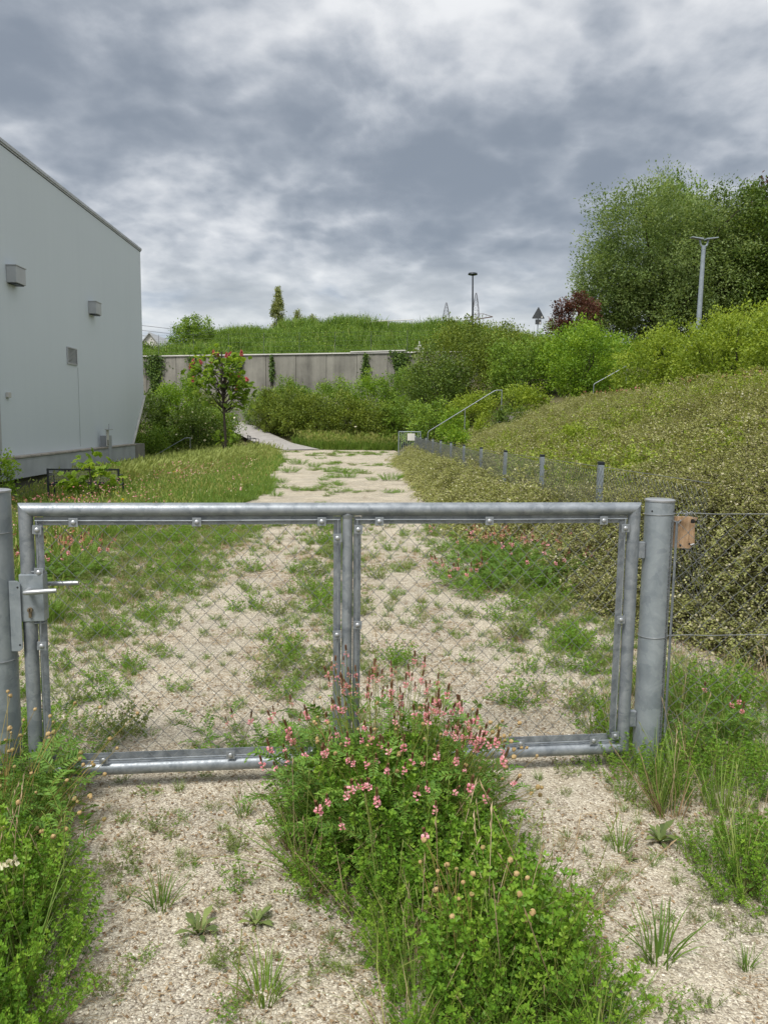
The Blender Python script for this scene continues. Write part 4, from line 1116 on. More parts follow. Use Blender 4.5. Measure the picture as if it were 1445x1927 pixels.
# shrubs on the bank behind the stairway
G_B = 'shrubs on the bank'
for (x, y, w, h, mt, lb, lf) in [(6.3, 45.0, 5.6, 6.0, F_OLIVE, 'big olive shrub left of the road sign', .12),
                                 (9.2, 47.5, 4.6, 3.3, F_OLIVE, 'rounded olive shrub at the crest before the road sign', .12),
                                 (4.4, 42.0, 3.6, 4.6, F_DARK, 'dark shrub at the end of the concrete wall', .12),
                                 (3.7, 38.6, 2.8, 2.4, F_MID, 'green shrub behind the small end gate', .11),
                                 (5.5, 37.8, 2.6, 2.0, F_LIME, 'yellow-green shrub under the sloping hand rail', .10),
                                 (8.4, 40.0, 3.8, 3.2, F_MID, 'mid-green shrub behind the top of the stairway', .11),
                                 (10.6, 38.2, 3.8, 3.3, F_BRIGHT, 'fresh green shrub below the copper tree', .11),
                                 (10.0, 34.0, 2.7, 3.4, F_BRIGHT, 'upright bright green shrub above the short hand rail', .10),
                                 (12.4, 36.5, 3.4, 2.6, F_BRIGHT, 'fresh green shrub next to the lime hedge', .11),
                                 (7.2, 33.6, 2.2, 1.5, F_LIME, 'low yellow-green shrub at the head of the stairway', .10),
                                 (4.2, 34.4, 1.3, 1.5, F_BRIGHT, 'small leafy sapling between gate and stairway', .10),
                                 (11.2, 28.6, 3.4, 2.7, F_LIME, 'lime shrub leftmost in the lime hedge', .095),
                                 (12.6, 27.0, 3.2, 3.0, F_LIME, 'lime shrub at the foot of the pale street lamp', .095),
                                 (11.4, 24.0, 3.2, 2.6, F_LIME, 'big lime shrub over the pink flowers', .09),
                                 (13.4, 24.2, 3.4, 3.1, F_LIME, 'tall lime shrub behind the pink flowers', .09),
                                 (11.6, 20.6, 2.7, 2.5, F_LIME, 'lime shrub cut by the right picture edge', .085),
                                 (15.2, 30.0, 4.0, 3.4, F_LIME, 'tallest lime shrub before the dark tree', .1),
                                 (6.2, 31.4, 1.5, 1.0, F_DARK, 'small brownish shrub beside the stairway top', .08),
                                 (5.0, 30.6, .8, .9, F_LIME, 'thin yellow-green seedling in the cover left of the stairway', .08),
                                 (4.25, 15.2, .45, .75, F_LIME, 'narrow yellow-green seedling in the middle of the bank', .055),
                                 (3.35, 25.6, 1.0, .95, F_BRIGHT, 'bright leafy seedling just behind the bank fence', .08)]:
    shrub('bank_shrub', lb, x, y, w, h, mt, leaf=lf, group=G_B)

# trees
tree('willow_tree', 'large grey-green willow crown behind the pale street lamp', 21.0, 55, 5.2, 5.0, .38,
     [((-.2, 0, 8.2), (5.6, 4.8, 4.8)), ((-3.6, -.5, 5.2), (2.6, 3, 3.4)), ((3.4, 0, 6.0), (4.0, 4, 4.6)), ((.0, 0, 3.6), (5.2, 4, 3.2))], F_WILLOW, .19, aspect=.75, droop=.12, limbs=60, bark=M_BARK_DARK, dens=1.05)
tree('maple_tree', 'dark green leafy tree behind the willow at the right', 27.6, 54.5, 5.4, 5, .35, [((0, 0, 7.8), (3.9, 3.6, 5.2)), ((1.6, 0, 4), (4, 3.5, 3.6))], F_DARK, .22, dens=1.1)
tree('field_maple', 'mid-green tree top between willow and copper beech', 24.6, 61, 7, 5, .3, [((0, 0, 9.6), (2.4, 2.6, 3.2))], F_MID, .2, dens=1.0)
tree('copper_beech', 'copper-leaved tree cut by the right picture edge', 31.4, 60, 5.4, 5, .35, [((0, 0, 8.6), (3.4, 3.5, 5.8))], F_COPPER, .24)
tree('purple_plum_tree', 'small round copper-purple tree beside the road sign', 13.9, 50, 5.4, 1.6, .12, [((0, 0, 2.75), (1.55, 1.5, 1.35))], F_COPPER, .14)
shrub('hazel_shrub', 'green shrub at the foot of the copper-purple tree', 14.6, 57, 2.4, 2.6, F_MID, z=6.2, leaf=.13)
tree('poplar_tree', 'slim pointed poplar standing alone on the hill', -9.8, 96, 12.0, 2.0, .14, [((0, 0, 2.7), (.85, .85, 2.3))], F_POPLAR, .16, dens=1.3, spread=.09,
     shape=lambda c_: c_ * np.stack([np.clip(.72 - .78 * c_[:, 2], .06, 1.3)] * 2 + [np.ones(len(c_))], -1), limbs=14)
tree('young_poplar', 'small pointed tree right of the poplar', -7.4, 96, 12.2, .8, .08, [((0, 0, 1.1), (.55, .55, 1.2))], F_POPLAR, .15, dens=.8, limbs=8)
tree('young_poplar', 'tiny tree farthest right of the poplar on the hill', -5.6, 96, 12.4, .5, .06, [((0, 0, .7), (.55, .5, .8))], F_POPLAR, .15, dens=.6, limbs=8)
tree('cherry_tree', 'dense round tree above the wall behind the chestnut', -15.3, 73, 6.4, 1.6, .13, [((0, 0, 2.5), (1.75, 1.7, 1.9)), ((-.4, 0, 1.2), (1.3, 1.2, 1.0))], F_MID, .16, dens=1.1)
for i, (x, w, h, lb) in enumerate([(-22.5, 3.6, 2.6, 'leftmost distant shrub beyond the wall beside the hall'), (-20.3, 2.8, 2.1, 'second distant shrub beyond the wall beside the hall'), (-18.2, 2.4, 1.3, 'low distant shrub left of the round tree')]):
    shrub('distant_shrub', lb, x, 76, w, h, (F_MID, F_DARK, F_BRIGHT)[i], z=float(hill_h(x, 76)) - .1, leaf=.16, group='distant shrubs beyond the wall')

# ivy hanging on the wall
for (x, w, top, bot, lb) in [(-15.9, 1.5, 6.35, 3.4, 'thick dark ivy column on the wall nearest the hall'), (-9.3, .75, 6.3, 4.2, 'ivy strand on the wall behind the chestnut crown'),
                             (-6.7, .35, 6.4, 4.4, 'thin ivy strand on the middle of the wall'), (.55, .7, 6.55, 4.6, 'short ivy tuft on the right part of the wall'), (3.2, 1.6, 6.75, 4.6, 'ivy clump at the right end of the wall'), (-12.9, .9, 6.2, 2.9, 'ivy column on the wall left of the chestnut crown')]:
    t_ = tag(empty('ivy', (x, float(wall_y(x)) - .22, bot)), lb, 'ivy', 'ivy on the concrete wall')
    n = int(420 * (top - bot) * max(.5, w)); zz = rng.uniform(0, top - bot, n); ww = w * (.75 + .35 * np.sin(zz * 2.3 + x)) * .5
    pos = np.stack([rng.normal(0, .5, n) * ww, -np.abs(rng.normal(0, .13, n)), zz], -1)
    tb = TB(); tb.stamp(LEAF2, pos, rng.normal(0, .6, (n, 3)) + [0, -.2, -.8], rng.normal(0, .4, (n, 3)) + [0, -1, .3], rng.uniform(.09, .19, n), 0, None, 1.4)
    tb.build('leaves', F_IVY, t_)
    sb = TB()
    for k in range(3): sb.tube(np.stack([rng.normal(0, .06, 8) + (k - 1) * w * .2, np.full(8, -.03), np.linspace(-.5, top - bot, 8)], -1), .02, .008, 4)
    sb.build('stem', M_BARK_DARK, t_)

# chestnuts with hand-shaped leaves
def palmate():
    tb = TB(); ang = np.radians([-105, -58, -18, 22, 62, 105]); 
    d = np.stack([np.sin(ang), np.cos(ang) * .9 + .1, -.25 - .1 * np.abs(ang)], -1)
    tb.stamp(LEAF4, np.zeros((6, 3)), d, np.tile([0, 0, 1.0], (6, 1)), np.array([.62, .85, 1, 1, .85, .62]), 0, .5, 1.1)
    V, F, _, _ = tb.arrays(); return (V.astype(float), F)


PALM = palmate()


def chestnut(name, label, base, limbs_, leaf, nleaf, trunk, r0, blossom=0):
    t_ = tag(empty(name, base), label, 'tree')
    tb = TB(); sb = TB(); sb.tube(np.array(trunk, float), r0, r0 * .45, 8)
    tips = []
    for (a, b_) in limbs_:
        a = np.array(a, float); b_ = np.array(b_, float); t = np.linspace(0, 1, 7)[:, None]; L_ = np.linalg.norm(b_ - a)
        pts = a * (1 - t) + b_ * t; pts[:, 2] += .12 * L_ * np.sin(t[:, 0] * pi); pts[1:-1] += rng.normal(0, .03 * L_, (5, 3))
        sb.tube(pts, r0 * .35, r0 * .12, 5)
        n = max(5, int(nleaf * L_)); tt = rng.uniform(.3, 1.05, n) ** .7
        q = np.stack([np.interp(tt, t[:, 0], pts[:, k]) for k in range(3)], -1) + rng.normal(0, .13 * L_ ** .5, (n, 3)) + [0, 0, .02]
        ax = norm(b_ - a); d = rng.normal(0, .75, (n, 3)) + ax * .4 + [0, 0, -.15]
        tb.stamp(PALM, q, d, rng.normal(0, .45, (n, 3)) + [0, -.15, 1], leaf * rng.uniform(.6, 1.2, n), 0, np.clip(rng.normal(.5, .25, n), 0, 1))
        tips.append(pts[-1])
    tb.build('crown', F_CHEST, t_); sb.build('trunk', M_BARK_DARK, t_, smooth=True)
    if blossom:
        me = None
        for k in rng.permutation(46)[:blossom]:
            if me is None:
                fb = TB(); n = 60; z = rng.random(n); rr = .10 * (1 - z * .75); a = rng.random(n) * 2 * pi
                q = np.stack([rr * np.cos(a), rr * np.sin(a), z * .34], -1); fb.stamp(STAR, q, rdir(n), rdir(n), rng.uniform(.05, .085, n), 0, rng.uniform(0, .5, n))
                o = fb.build('blossom_candle', leaf_mat('red_chestnut_petal', [(0, (.60, .13, .16)), (.5, (.76, .25, .28)), (1, (.85, .42, .44))], .3, .6, .2), t_); me = o.data
            else: o = link(bpy.data.objects.new('blossom_candle', me), t_)
            o.location = tips[k] + np.array([0, 0, .06]); o.scale = [rng.uniform(.6, .85)] * 3; o.rotation_euler = (rng.normal(0, .35), rng.normal(0, .35), rng.random() * 6)
    return t_


zt_ = float(H(-6.25, 36.6)); lim = []
for k in range(46):
    hgt = rng.uniform(2.7, 5.1); a = rng.random() * 2 * pi; reach = rng.uniform(.5, 1.75) * np.interp(hgt, [2.7, 3.4, 5.3], [1.0, 1.05, .42])
    lim.append(((-.02, 0, hgt - .45), (reach * cos(a) - .1, reach * sin(a), hgt + .35 * reach + rng.uniform(-.1, .35))))
for k in range(7): lim.append(((0, 0, .6), (rng.uniform(-.45, .45), rng.uniform(-.3, .3), rng.uniform(.55, 1.5))))
for k in range(5): lim.append(((0, 0, 2.4), (rng.uniform(.5, 1.7), rng.uniform(-.4, .4), rng.uniform(2.6, 3.3))))
chestnut('red_chestnut_tree', 'young chestnut with red blossom candles in the tall grass', (-6.25, 36.6, zt_), lim, .20, 7.5, [(0, 0, -.2), (.03, 0, 1.2), (-.04, 0, 2.6), (-.12, 0, 3.9), (-.1, 0, 5.2)], .075, 15)
z_ = -.62; lim = []
for k in range(20):
    a = rng.random() * 2 * pi; reach = rng.uniform(.3, 1.05); lim.append(((rng.uniform(-.05, .1), 0, rng.uniform(.1, .45)), (reach * cos(a) + .12, reach * sin(a) * .7, rng.uniform(.3, 1.25) - .25 * reach)))
chestnut('chestnut_sapling', 'bushy chestnut sapling in front of the dark bench', (-6.25, 18.2, z_), lim, .15, 9, [(0, 0, -.2), (.02, 0, .4), (-.03, .02, 1.05)], .02)
shrub('elder_shrub', 'pale loose shrub cut by the left picture edge before the hall', -8.45, 17.8, 1.3, 1.75, F_BRIGHT, leaf=.085, dens=.7)

# ------------------------------------------------------------------ scattered ground cover (stuff)
def scatter(name, temps, pos, rot, scl, idx, label, cat):
    col = bpy.data.collections.new(name + '_pieces')
    for k, o in enumerate(temps):
        o.name = '%s_piece_%02d' % (name, k); col.objects.link(o)
    n = len(pos); me = bpy.data.meshes.new(name)
    me.vertices.add(n); me.vertices.foreach_set('co', np.ascontiguousarray(pos, np.float32).ravel())
    a = me.attributes.new('rot', 'FLOAT_VECTOR', 'POINT'); a.data.foreach_set('vector', np.ascontiguousarray(rot, np.float32).ravel())
    s3 = np.repeat(np.asarray(scl, np.float32)[:, None], 3, 1) if np.ndim(scl) == 1 else np.asarray(scl, np.float32)
    a = me.attributes.new('scl', 'FLOAT_VECTOR', 'POINT'); a.data.foreach_set('vector', np.ascontiguousarray(s3).ravel())
    a = me.attributes.new('idx', 'INT', 'POINT'); a.data.foreach_set('value', np.ascontiguousarray(idx, np.int32))
    o = link(bpy.data.objects.new(name, me)); tag(o, label, cat, kind='stuff')
    ng = bpy.data.node_groups.new(name + '_nodes', 'GeometryNodeTree')
    ng.interface.new_socket('Geometry', in_out='INPUT', socket_type='NodeSocketGeometry')
    ng.interface.new_socket('Geometry', in_out='OUTPUT', socket_type='NodeSocketGeometry')
    N, L = ng.nodes.new, ng.links.new
    gi, go = N('NodeGroupInput'), N('NodeGroupOutput')
    ip = N('GeometryNodeInstanceOnPoints'); ci = N('GeometryNodeCollectionInfo')
    ci.inputs['Collection'].default_value = col; ci.inputs['Separate Children'].default_value = True; ci.inputs['Reset Children'].default_value = True
    ip.inputs['Pick Instance'].default_value = True
    def na(nm, ty):
        q = N('GeometryNodeInputNamedAttribute'); q.data_type = ty; q.inputs['Name'].default_value = nm
        return [s for s in q.outputs if s.enabled and s.name == 'Attribute'][0]
    L(gi.outputs[0], ip.inputs['Points']); L(ci.outputs[0], ip.inputs['Instance'])
    L(na('idx', 'INT'), ip.inputs['Instance Index']); L(na('rot', 'FLOAT_VECTOR'), ip.inputs['Rotation']); L(na('scl', 'FLOAT_VECTOR'), ip.inputs['Scale'])
    L(ip.outputs[0], go.inputs[0])
    md = o.modifiers.new('scatter', 'NODES'); md.node_group = ng
    return o


def eul(n, tilt=.15):
    return np.stack([rng.normal(0, tilt, n), rng.normal(0, tilt, n), rng.random(n) * 2 * pi], -1)


def path_l(y): return np.interp(y, ys, xl)
def path_r(y): return np.interp(y, ys, xr)


# loose stones on the near gravel
def stone(k):
    bm = bmesh.new(); bmesh.ops.create_icosphere(bm, subdivisions=1, radius=1.0)
    r2 = np.random.default_rng(k)
    for v in bm.verts: v.co *= r2.uniform(.7, 1.1)
    for v in bm.verts: v.co.x *= 1.0; v.co.y *= r2.uniform(.68, .72); v.co.z *= .55
    me = bpy.data.meshes.new('stone'); bm.to_mesh(me); bm.free(); me.materials.append(M_STONE)
    at = me.attributes.new('rnd', 'FLOAT', 'POINT'); at.data.foreach_set('value', np.full(len(me.vertices), .5, np.float32))
    return bpy.data.objects.new('stone', me)


n = 210000
yy = 1.35 + 7.2 * rng.random(n) ** 1.75; xx = rng.uniform(-2.4, 2.3, n)
k = (xx > path_l(yy)) & (xx < path_r(yy)) & (np.abs(xx - .05) < .62 * yy + .15); xx, yy = xx[k], yy[k]; n = len(xx)
sz = np.clip(rng.lognormal(-5.72, .36, n), .0018, .009) * np.interp(yy, [1.5, 8], [.9, 1.45])
scatter('loose_gravel', [stone(k) for k in range(6)], np.stack([xx, yy, H(xx, yy) + .012 + sz * .25], -1), rng.uniform(-1, 1, (n, 3)) * [.35, .35, 3.14], sz, rng.integers(0, 6, n), 'loose pale gravel stones strewn over the path', 'gravel')


# dry litter and straw
def straw(k):
    tb = TB(); r2 = np.random.default_rng(k + 50)
    L_ = r2.uniform(.6, 1.0); pts = np.stack([np.linspace(-.5, .5, 5) * L_, r2.normal(0, .06, 5), .02 + np.abs(r2.normal(0, .04, 5))], -1)
    if k < 3: tb.tube(pts, .014, .009, 3, 0, r2.uniform(.2, .9))
    else:
        tb.stamp(LEAF2, np.zeros((1, 3)), np.array([[1, 0, .1]]), np.array([[0, .2, 1]]), .5, 0, r2.uniform(0, .5), .8)
    return tb.build('straw', M_STRAW, do_link=False)


n = 75000
yy = 1.35 + 8 * rng.random(n) ** 1.6; xx = rng.uniform(-2.4, 2.4, n)
dn = vnoise(xx, yy, 2.3, 11) * .6 + vnoise(xx, yy, 6, 12) * .4
dn += .35 * np.exp(-((xx + .02) ** 2 + (yy - 2.0) ** 2) / .05) + .2 * np.exp(-((xx + .68) / .1) ** 2 * (yy < 3.2))* (yy < 3.2)
k = (dn > .46 + .14 * rng.random(n)) & (xx < path_r(yy) + .3); xx, yy = xx[k], yy[k]; n = len(xx); LI = rng.integers(0, 6, n)
scatter('dry_litter', [straw(k) for k in range(6)], np.stack([xx, yy, H(xx, yy) + .016], -1), eul(n, .15), rng.uniform(.02, .085, n) * np.where(LI > 2, .55, 1) * np.interp(yy, [1.5, 8], [.8, 1.4]), LI, 'dry straw and brown leaf litter on the gravel', 'litter')


# grass tufts
def tuft(seed, nb, h, w, mat, lean=.35, seedheads=0, spread=.05, head=1.0, wind=(0, 0)):
    r2 = np.random.default_rng(seed); tb = TB()
    a = r2.random(nb) * 2 * pi; rr = spread * np.sqrt(r2.random(nb)); base = np.stack([rr * np.cos(a), rr * np.sin(a), np.zeros(nb)], -1)
    hh = h * r2.uniform(.45, 1.1, nb); d = np.stack([np.cos(a) * lean * r2.uniform(.2, 1.3, nb) + wind[0], np.sin(a) * lean * r2.uniform(.2, 1.3, nb) + wind[1], np.ones(nb)], -1)
    # curved blades: normals tilt outward so the tip bends over
    nn = np.stack([-np.cos(a), -np.sin(a), np.full(nb, .1)], -1) + r2.normal(0, .3, (nb, 3))
    V = BLADE[0].copy(); T = (V, BLADE[1])
    tb.stamp(T, base, d, nn, hh, 0, np.clip(r2.normal(.45, .22, nb), 0, 1), w / hh)
    for k in range(seedheads):
        q = np.array([r2.normal(0, spread), r2.normal(0, spread), 0]); dd = np.array([r2.normal(0, .22) + wind[0], r2.normal(0, .22) + wind[1], 1.0]); dd /= np.linalg.norm(dd)
        L_ = h * r2.uniform(1.0, 1.45); t = np.linspace(0, 1, 5)[:, None]; pts = q + dd * L_ * t; pts[:, 0] += wind[0] * .3 * t[:, 0] ** 2 * L_
        tb.tube(pts, .0016 * (1 + 4 * w), .001, 3, 0, .8)
        tb.stamp(LEAF2, pts[-1:] - dd * .02, (dd + [wind[0] * .5, 0, 0])[None], r2.normal(0, 1, (1, 3)), L_ * .22 * head, 0, .95, .45 * head)
        tb.stamp(LEAF2, pts[-1:] - dd * .05, (dd + r2.normal(0, .2, 3))[None], r2.normal(0, 1, (1, 3)), L_ * .18 * head, 0, 1.0, .4 * head)
    return tb.build('tuft', mat, do_link=False)


meadow_t = [tuft(k, 34, .20, .007, M_GRASS, .5, 0, .10) for k in range(4)] + [tuft(10 + k, 30, .30, .008, M_GRASS, .4, 3, .10) for k in range(3)]
n = 24000
yy = rng.uniform(3.4, 47, n) ; xx = rng.uniform(-13, 0, n) * np.interp(yy, [3, 20, 47], [.45, .95, 1.0])
edge = path_l(yy) + .5 * (vnoise(xx, yy, 1.6, 21) - .2)
k = (xx < edge) & (xx > -10.6 - 3 * (yy > 39)) & (vnoise(xx, yy, 1.1, 22) * .5 + vnoise(xx, yy, 3.1, 23) * .5 > np.where(yy < 9, .40, .18))
k &= ~((yy > 46.5) & (xx > -7))
low_spot = (yy > 12.5) & (yy < 19.6) & (xx < -4.4)        # thin turf in front of the bench
k &= ~(low_spot & (rng.random(n) < .45))
xx, yy, low_spot = xx[k], yy[k], low_spot[k]; n = len(xx)
scatter('meadow_grass', meadow_t, np.stack([xx, yy, H(xx, yy)], -1), eul(n, .18), rng.uniform(.6, 1.25, n) * np.interp(yy, [3, 8, 20, 40], [.7, .85, .85, 1.3]) * np.where(low_spot, .62, 1), rng.integers(0, 7, n), 'short mixed meadow grass on the verge left of the path', 'grass')

tall_t = [tuft(30 + k, 26, .48, .010, M_TALLGRASS, .22, 9, .14, wind=(.38, .05)) for k in range(5)]
n = 5200
yy = rng.uniform(21.6, 46, n); xx = rng.uniform(-12.6, -2.6, n)
lim_x = np.interp(yy, [20, 24, 30, 36, 42, 46], [-5.6, -5.0, -4.2, -4.2, -5.4, -6.5])
k = (xx < lim_x - .25 - np.abs(rng.normal(0, .7, n)) + .5 * (vnoise(xx, yy, .7, 24) - .3)) & (xx > np.where(yy < 38.5, -9.5, -13)) & ~((xx > -7.6) & (yy > 42.5)); xx, yy = xx[k], yy[k]; n = len(xx)
scatter('tall_grass', tall_t, np.stack([xx, yy, H(xx, yy)], -1), np.stack([rng.normal(0, .12, n), rng.normal(0, .12, n), rng.normal(0, .5, n)], -1), rng.uniform(.6, 1.15, n), rng.integers(0, 5, n), 'tall pale wind-bent grass in front of the hall', 'grass')

# grass strip below the hedge, at the path's end, and on the bank top
strip_t = [tuft(40 + k, 40, .55, .016, M_GRASS, .3, 4, .2) for k in range(4)]
n = 1500
xx = np.concatenate([rng.uniform(-5.2, 2.6, 1000), rng.uniform(8.8, 10.6, 500)]); yy = np.concatenate([rng.uniform(48.6, 51.5, 1000), rng.uniform(13, 33, 500)])
dr = np.min(np.hypot(xx[:, None] - RAMP_C[None, :, 0], yy[:, None] - RAMP_C[None, :, 1]), 1)
k = dr > 1.45; xx, yy = xx[k], yy[k]; n = len(xx)
scatter('verge_grass', strip_t, np.stack([xx, yy, H(xx, yy)], -1), eul(n, .15), rng.uniform(.7, 1.3, n) * np.where(xx > 6, .62, 1), rng.integers(0, 4, n), 'rank grass below the hedge and along the bank top', 'grass')

# hill herbage
def herb(seed):
    r2 = np.random.default_rng(seed); tb = TB(); nb = 80
    a = r2.random(nb) * 2 * pi; rr = .42 * np.sqrt(r2.random(nb)); base = np.stack([rr * np.cos(a), rr * np.sin(a), np.zeros(nb)], -1)
    hh = r2.uniform(.35, .95, nb); d = np.stack([r2.normal(0, .28, nb), r2.normal(0, .28, nb), np.ones(nb)], -1)
    tb.stamp(BLADE, base, d, r2.normal(0, 1, (nb, 3)), hh, 0, np.clip(r2.normal(.4, .25, nb), 0, 1), .035 / hh)
    m_ = 60; q = np.stack([r2.normal(0, .3, m_), r2.normal(0, .3, m_), r2.uniform(.1, .75, m_)], -1)
    tb.stamp(LEAF2, q, r2.normal(0, 1, (m_, 3)) + [0, 0, .4], r2.normal(0, .5, (m_, 3)) + [0, 0, 1], r2.uniform(.05, .12, m_), 1, r2.random(m_), .8)
    return tb.build('herb', [M_GRASS, F_MID], do_link=False)


n = 9000
xx = rng.uniform(-34, 34, n); dd = 0.8 + 42 * rng.random(n) ** 1.25; yy = wall_y(xx) + dd
scatter('hill_herbage', [herb(60 + k) for k in range(6)], np.stack([xx, yy, hill_h(xx, yy) - .05], -1), eul(n, .1), rng.uniform(.6, 1.35, n) * (1 + .7 * (vnoise(xx, yy, .35, 31) > .62)), rng.integers(0, 6, n), 'rank green herbage covering the hill', 'grass')


# cotoneaster: arching sprays with tiny leaves and cream flowers
def spray(seed, L_, nl, leaf, nf, fl, twigs=7):
    r2 = np.random.default_rng(seed); tb = TB()
    t = np.linspace(0, 1, 9)
    def arch(o, d, ln, drop):
        P_ = o + d * (t * ln)[:, None]; P_[:, 2] += ln * (.32 * np.sin(t * 1.9) - drop * t ** 2); return P_ + r2.normal(0, .012 * ln, (9, 3)) * t[:, None]
    main = arch(np.zeros(3), np.array([0, 1.0, 0]), L_, .55); tb.tube(main, .004, .0012, 3, 1, .3)
    lines = [main]
    for k in range(twigs):
        f = r2.uniform(.1, .85); o = np.array([np.interp(f, t, main[:, j]) for j in range(3)]); s_ = 1 if k % 2 else -1
        d = np.array([s_ * r2.uniform(.5, .9), r2.uniform(.5, .9), r2.uniform(-.1, .3)]); d /= np.linalg.norm(d)
        tw = arch(o, d, L_ * r2.uniform(.25, .5), .4); tb.tube(tw[::2], .0022, .0008, 3, 1, .3); lines.append(tw)
    A = np.concatenate(lines); idx = r2.integers(0, len(A), nl); q = A[idx] + r2.normal(0, leaf * .45, (nl, 3))
    tb.stamp(LEAF2, q, r2.normal(0, .42, (nl, 3)) + [0, .9, .12], r2.normal(0, .4, (nl, 3)) + [0, 0, 1], leaf * r2.uniform(.6, 1.3, nl), 0, np.clip(r2.normal(.5, .25, nl), 0, 1), 1.1)
    if nf:
        idx = r2.integers(0, len(A), nf); q = A[idx] + r2.normal(0, leaf * .3, (nf, 3)) + [0, 0, leaf * .6]
        tb.stamp(STAR, q, r2.normal(0, 1, (nf, 3)), r2.normal(0, .4, (nf, 3)) + [0, 0, 1], fl * r2.uniform(.6, 1.25, nf), 2)
    return tb.build('spray', [M_COTON, M_BARK_DARK, M_COTFLOWER], do_link=False)


near_s = [spray(200 + k, .55, 230, .0165, 44 if k < 5 else 14, .012, 9) for k in range(8)]
far_s = [spray(230 + k, .62, 230, .025, 20 if k % 3 else 34, .015, 10) for k in range(8)]


def bank_points(n, y0, y1, pw=1.0, smax=7.2):
    y = y0 + (y1 - y0) * rng.random(n) ** pw; s = smax * rng.random(n) ** 1.25
    x = bank_edge(y) + s - .02
    return x, y, s


def cover(name, temps, x, y, s, label, hi=.24, k0=1.0):
    n = len(x); z = H(x, y) + rng.uniform(.0, hi, n) * np.interp(s, [0, .5, 2.5], [.8, 1.0, .75])
    lump = vnoise(x, y, .9, 41) * .16 - .06; z = z + np.maximum(lump, 0) * np.interp(s, [0, .3], [.3, 1])
    head = np.where(s < .9, rng.normal(pi / 2 - .0, .55, n), rng.normal(pi / 2 + .35, .85, n))      # +Y turned to -X: sprays hang downhill
    pitch = np.where(s < .55, rng.normal(-.55, .3, n), rng.normal(-.02, .28, n))
    e = np.stack([pitch, rng.normal(0, .3, n), head], -1)
    return scatter(name, temps, np.stack([x, y, z], -1), e, rng.uniform(.65, 1.25, n) * k0, rng.integers(0, len(temps), n), label, 'ground cover')


# the mass just behind the fence, the drape along the path, then the whole bank
x, y, s = bank_points(8500, 3.6, 9.5, 1.0, 4.2)
kf = np.abs(x - .05) < .56 * y + .6
x, y, s = x[kf], y[kf], s[kf]
cover('cotoneaster_cover', near_s, x, y, s, 'cream-flowered cotoneaster spilling over the bank edge near the gate', .26)
ya = 9.0 + 25 * rng.random(6500) ** 1.15; sa = .75 * rng.random(6500) ** .9; xa = bank_edge(ya) + sa - .05
yb = 9.0 + 23 * rng.random(9500) ** 1.1; sb_ = .5 + 6.6 * rng.random(9500)
xb = bank_edge(yb) + sb_
kp = ~((yb > 30.5) & (xb < 7)); xb, yb, sb_ = xb[kp], yb[kp], sb_[kp]
cover('cotoneaster_bank', far_s, np.concatenate([xa, xb]), np.concatenate([ya, yb]), np.concatenate([sa, sb_]), 'olive cotoneaster carpet covering the whole bank', .12, 1.15)

# yellow-green bedstraw growing through the cover
def wisp(seed):
    r2 = np.random.default_rng(seed); tb = TB()
    for k in range(14):
        q = np.append(r2.normal(0, .10, 2), 0); d = np.append(r2.normal(0, .3, 2), 1); h_ = r2.uniform(.25, .6); t = np.linspace(0, 1, 8)[:, None]; P_ = q + d * h_ * t
        tb.stamp(LEAF2, np.repeat(P_[1:], 4, 0), r2.normal(0, 1, (28, 3)) + [0, 0, .2], r2.normal(0, .5, (28, 3)) + [0, 0, 1], r2.uniform(.03, .06, 28), 0, r2.random(28), .7)
    return tb.build('wisp', F_LIME, do_link=False)


n = 900
yy = rng.uniform(8.5, 22, n); xx = bank_edge(yy) + rng.uniform(.9, 6.5, n); k = vnoise(xx, yy, .33, 44) + .12 * rng.normal(size=n) > .60; xx, yy = xx[k], yy[k]; n = len(xx)
scatter('bedstraw', [wisp(300 + k) for k in range(4)], np.stack([xx, yy, H(xx, yy) + .08], -1), eul(n, .2), rng.uniform(.7, 1.2, n), rng.integers(0, 4, n), 'yellow-green wisps growing through the cotoneaster on the bank', 'weeds')

